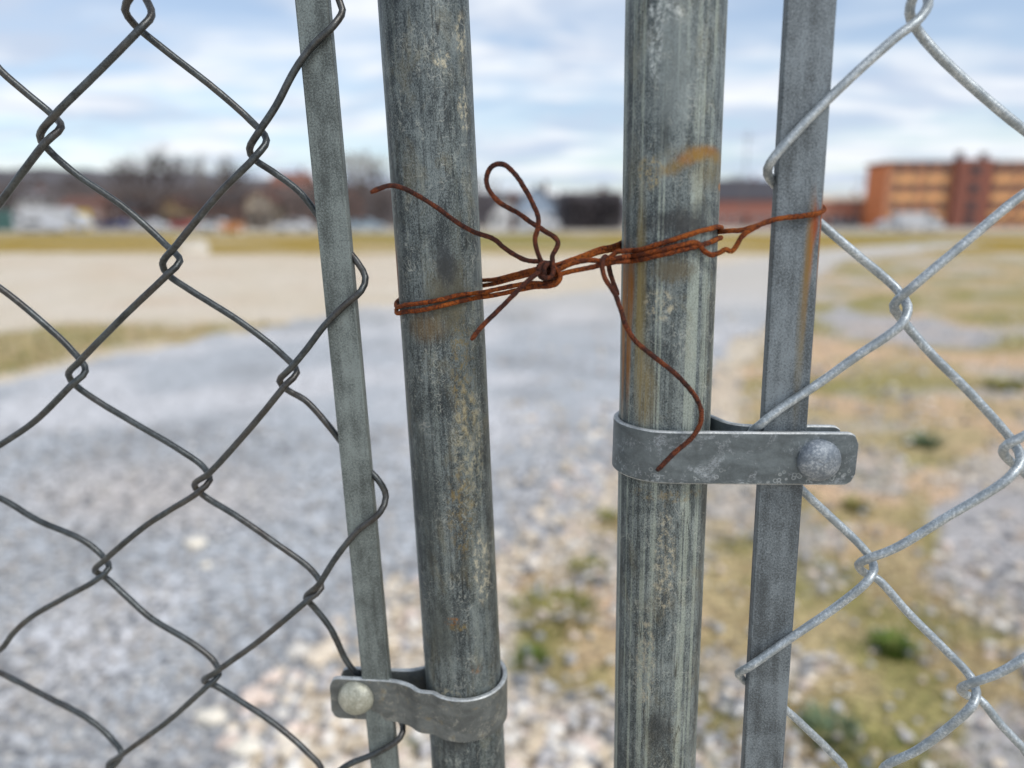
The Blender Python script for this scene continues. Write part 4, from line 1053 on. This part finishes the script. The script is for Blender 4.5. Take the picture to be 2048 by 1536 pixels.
M['pblk'] = pm('concrete_block', lin(214, 208, 196))
def block(px, py, label):
    g = Gd(px, py); mb = MB(); mb.prism([(-.55, 0), (.55, 0), (.42, .62), (-.42, .62)], -.35, .35)
    o = mb.build('concrete_block', M['pblk'], None, bevel=.04); o.location = (g.x, g.y, -.014); tag(o, label, 'block')
block(387, 508, 'pale concrete block at the near edge of the far field, seen through the left mesh')

# ================================================================= SKY, SUN, CAMERA
w = bpy.data.worlds.new('World'); SC.world = w; w.use_nodes = True
t = w.node_tree; t.nodes.clear()
N = lambda k: t.nodes.new(k); Lk = t.links.new
out = N('ShaderNodeOutputWorld'); bg = N('ShaderNodeBackground'); Lk(bg.outputs[0], out.inputs[0]); bg.inputs[1].default_value = .12
SUN_EL = radians(48); SUN_AZ = radians(130)      # azimuth from +Y towards +X
sky = N('ShaderNodeTexSky'); sky.sky_type = 'NISHITA'; sky.sun_disc = False; sky.sun_elevation = SUN_EL; sky.sun_rotation = SUN_AZ
sky.air_density = 1.0; sky.dust_density = 1.0; sky.ozone_density = 1.0
tc = N('ShaderNodeTexCoord'); sx = N('ShaderNodeSeparateXYZ'); Lk(tc.outputs['Generated'], sx.inputs[0])
def mth(op, a, b):
    n = N('ShaderNodeMath'); n.operation = op
    for s, v in zip(n.inputs, (a, b)):
        if isinstance(v, (int, float)): s.default_value = v
        else: Lk(v, s)
    return n.outputs[0]
zz = mth('ADD', mth('MAXIMUM', sx.outputs[2], 0.0), .10)
cx = N('ShaderNodeCombineXYZ'); Lk(mth('DIVIDE', sx.outputs[0], zz), cx.inputs[0]); Lk(mth('DIVIDE', sx.outputs[1], zz), cx.inputs[1])
def cn(scale, rot, loc, det, dist, rough=.55):
    mp = N('ShaderNodeMapping'); Lk(cx.outputs[0], mp.inputs[0]); mp.inputs['Scale'].default_value = scale; mp.inputs['Rotation'].default_value = (0, 0, rot); mp.inputs['Location'].default_value = loc
    n = N('ShaderNodeTexNoise'); Lk(mp.outputs[0], n.inputs[0]); n.inputs['Scale'].default_value = 1; n.inputs['Detail'].default_value = det; n.inputs['Distortion'].default_value = dist; n.inputs['Roughness'].default_value = rough
    return n.outputs[0]
f = mth('ADD', mth('MULTIPLY', cn((.8, .95, 1), .25, (2, 1, 0), 4, .4), .65), mth('MULTIPLY', cn((1.5, 3.0, 1), .12, (5, 3, 0), 4, .7), .35))
mr = N('ShaderNodeMapRange'); mr.interpolation_type = 'SMOOTHSTEP'; Lk(f, mr.inputs[0]); mr.inputs[1].default_value = .41; mr.inputs[2].default_value = .58; mr.inputs[3].default_value = .35; mr.inputs[4].default_value = .98
hz = N('ShaderNodeMapRange'); Lk(sx.outputs[2], hz.inputs[0]); hz.inputs[1].default_value = 0; hz.inputs[2].default_value = .10; hz.inputs[3].default_value = .85; hz.inputs[4].default_value = 0
cov = mth('MAXIMUM', mr.outputs[0], hz.outputs[0])
mx = N('ShaderNodeMix'); mx.data_type = 'RGBA'; Lk(cov, mx.inputs[0]); Lk(sky.outputs[0], mx.inputs[6]); sh = N('ShaderNodeMapRange'); sh.interpolation_type = 'SMOOTHSTEP'; Lk(cn((.9, 1.3, 1), .3, (11, 4, 0), 4, .6), sh.inputs[0]); sh.inputs[1].default_value = .40; sh.inputs[2].default_value = .60
cl = N('ShaderNodeMix'); cl.data_type = 'RGBA'; Lk(sh.outputs[0], cl.inputs[0]); cl.inputs[6].default_value = (3.6, 4.2, 5.2, 1); cl.inputs[7].default_value = (5.9, 6.1, 6.4, 1)
Lk(cl.outputs[2], mx.inputs[7])
Lk(mx.outputs[2], bg.inputs[0])
sl = bpy.data.lights.new('sun', 'SUN'); sl.energy = 1.5; sl.angle = radians(14); sl.color = (1, .96, .90)
so = bpy.data.objects.new('sun', sl); COL.objects.link(so)
sd = Vector((sin(SUN_AZ)*cos(SUN_EL), cos(SUN_AZ)*cos(SUN_EL), sin(SUN_EL)))
so.rotation_euler = sd.to_track_quat('Z', 'Y').to_euler(); so.location = (0, 0, 30)
cd = bpy.data.cameras.new('camera'); co = bpy.data.objects.new('camera', cd); COL.objects.link(co)
cd.sensor_width = 36; cd.lens = FPX/2048*36; cd.clip_start = .01; cd.clip_end = 6000
co.location = CAM; co.rotation_euler = (pi/2-TH, 0, 0)
cd.dof.use_dof = True; cd.dof.focus_distance = .278; cd.dof.aperture_fstop = 4.6
SC.camera = co
SC.view_settings.view_transform = 'Standard'; SC.view_settings.look = 'None'; SC.view_settings.exposure = 0.47; SC.view_settings.gamma = 1
SC.cycles.use_denoising = True
SC.cycles.max_bounces = 6
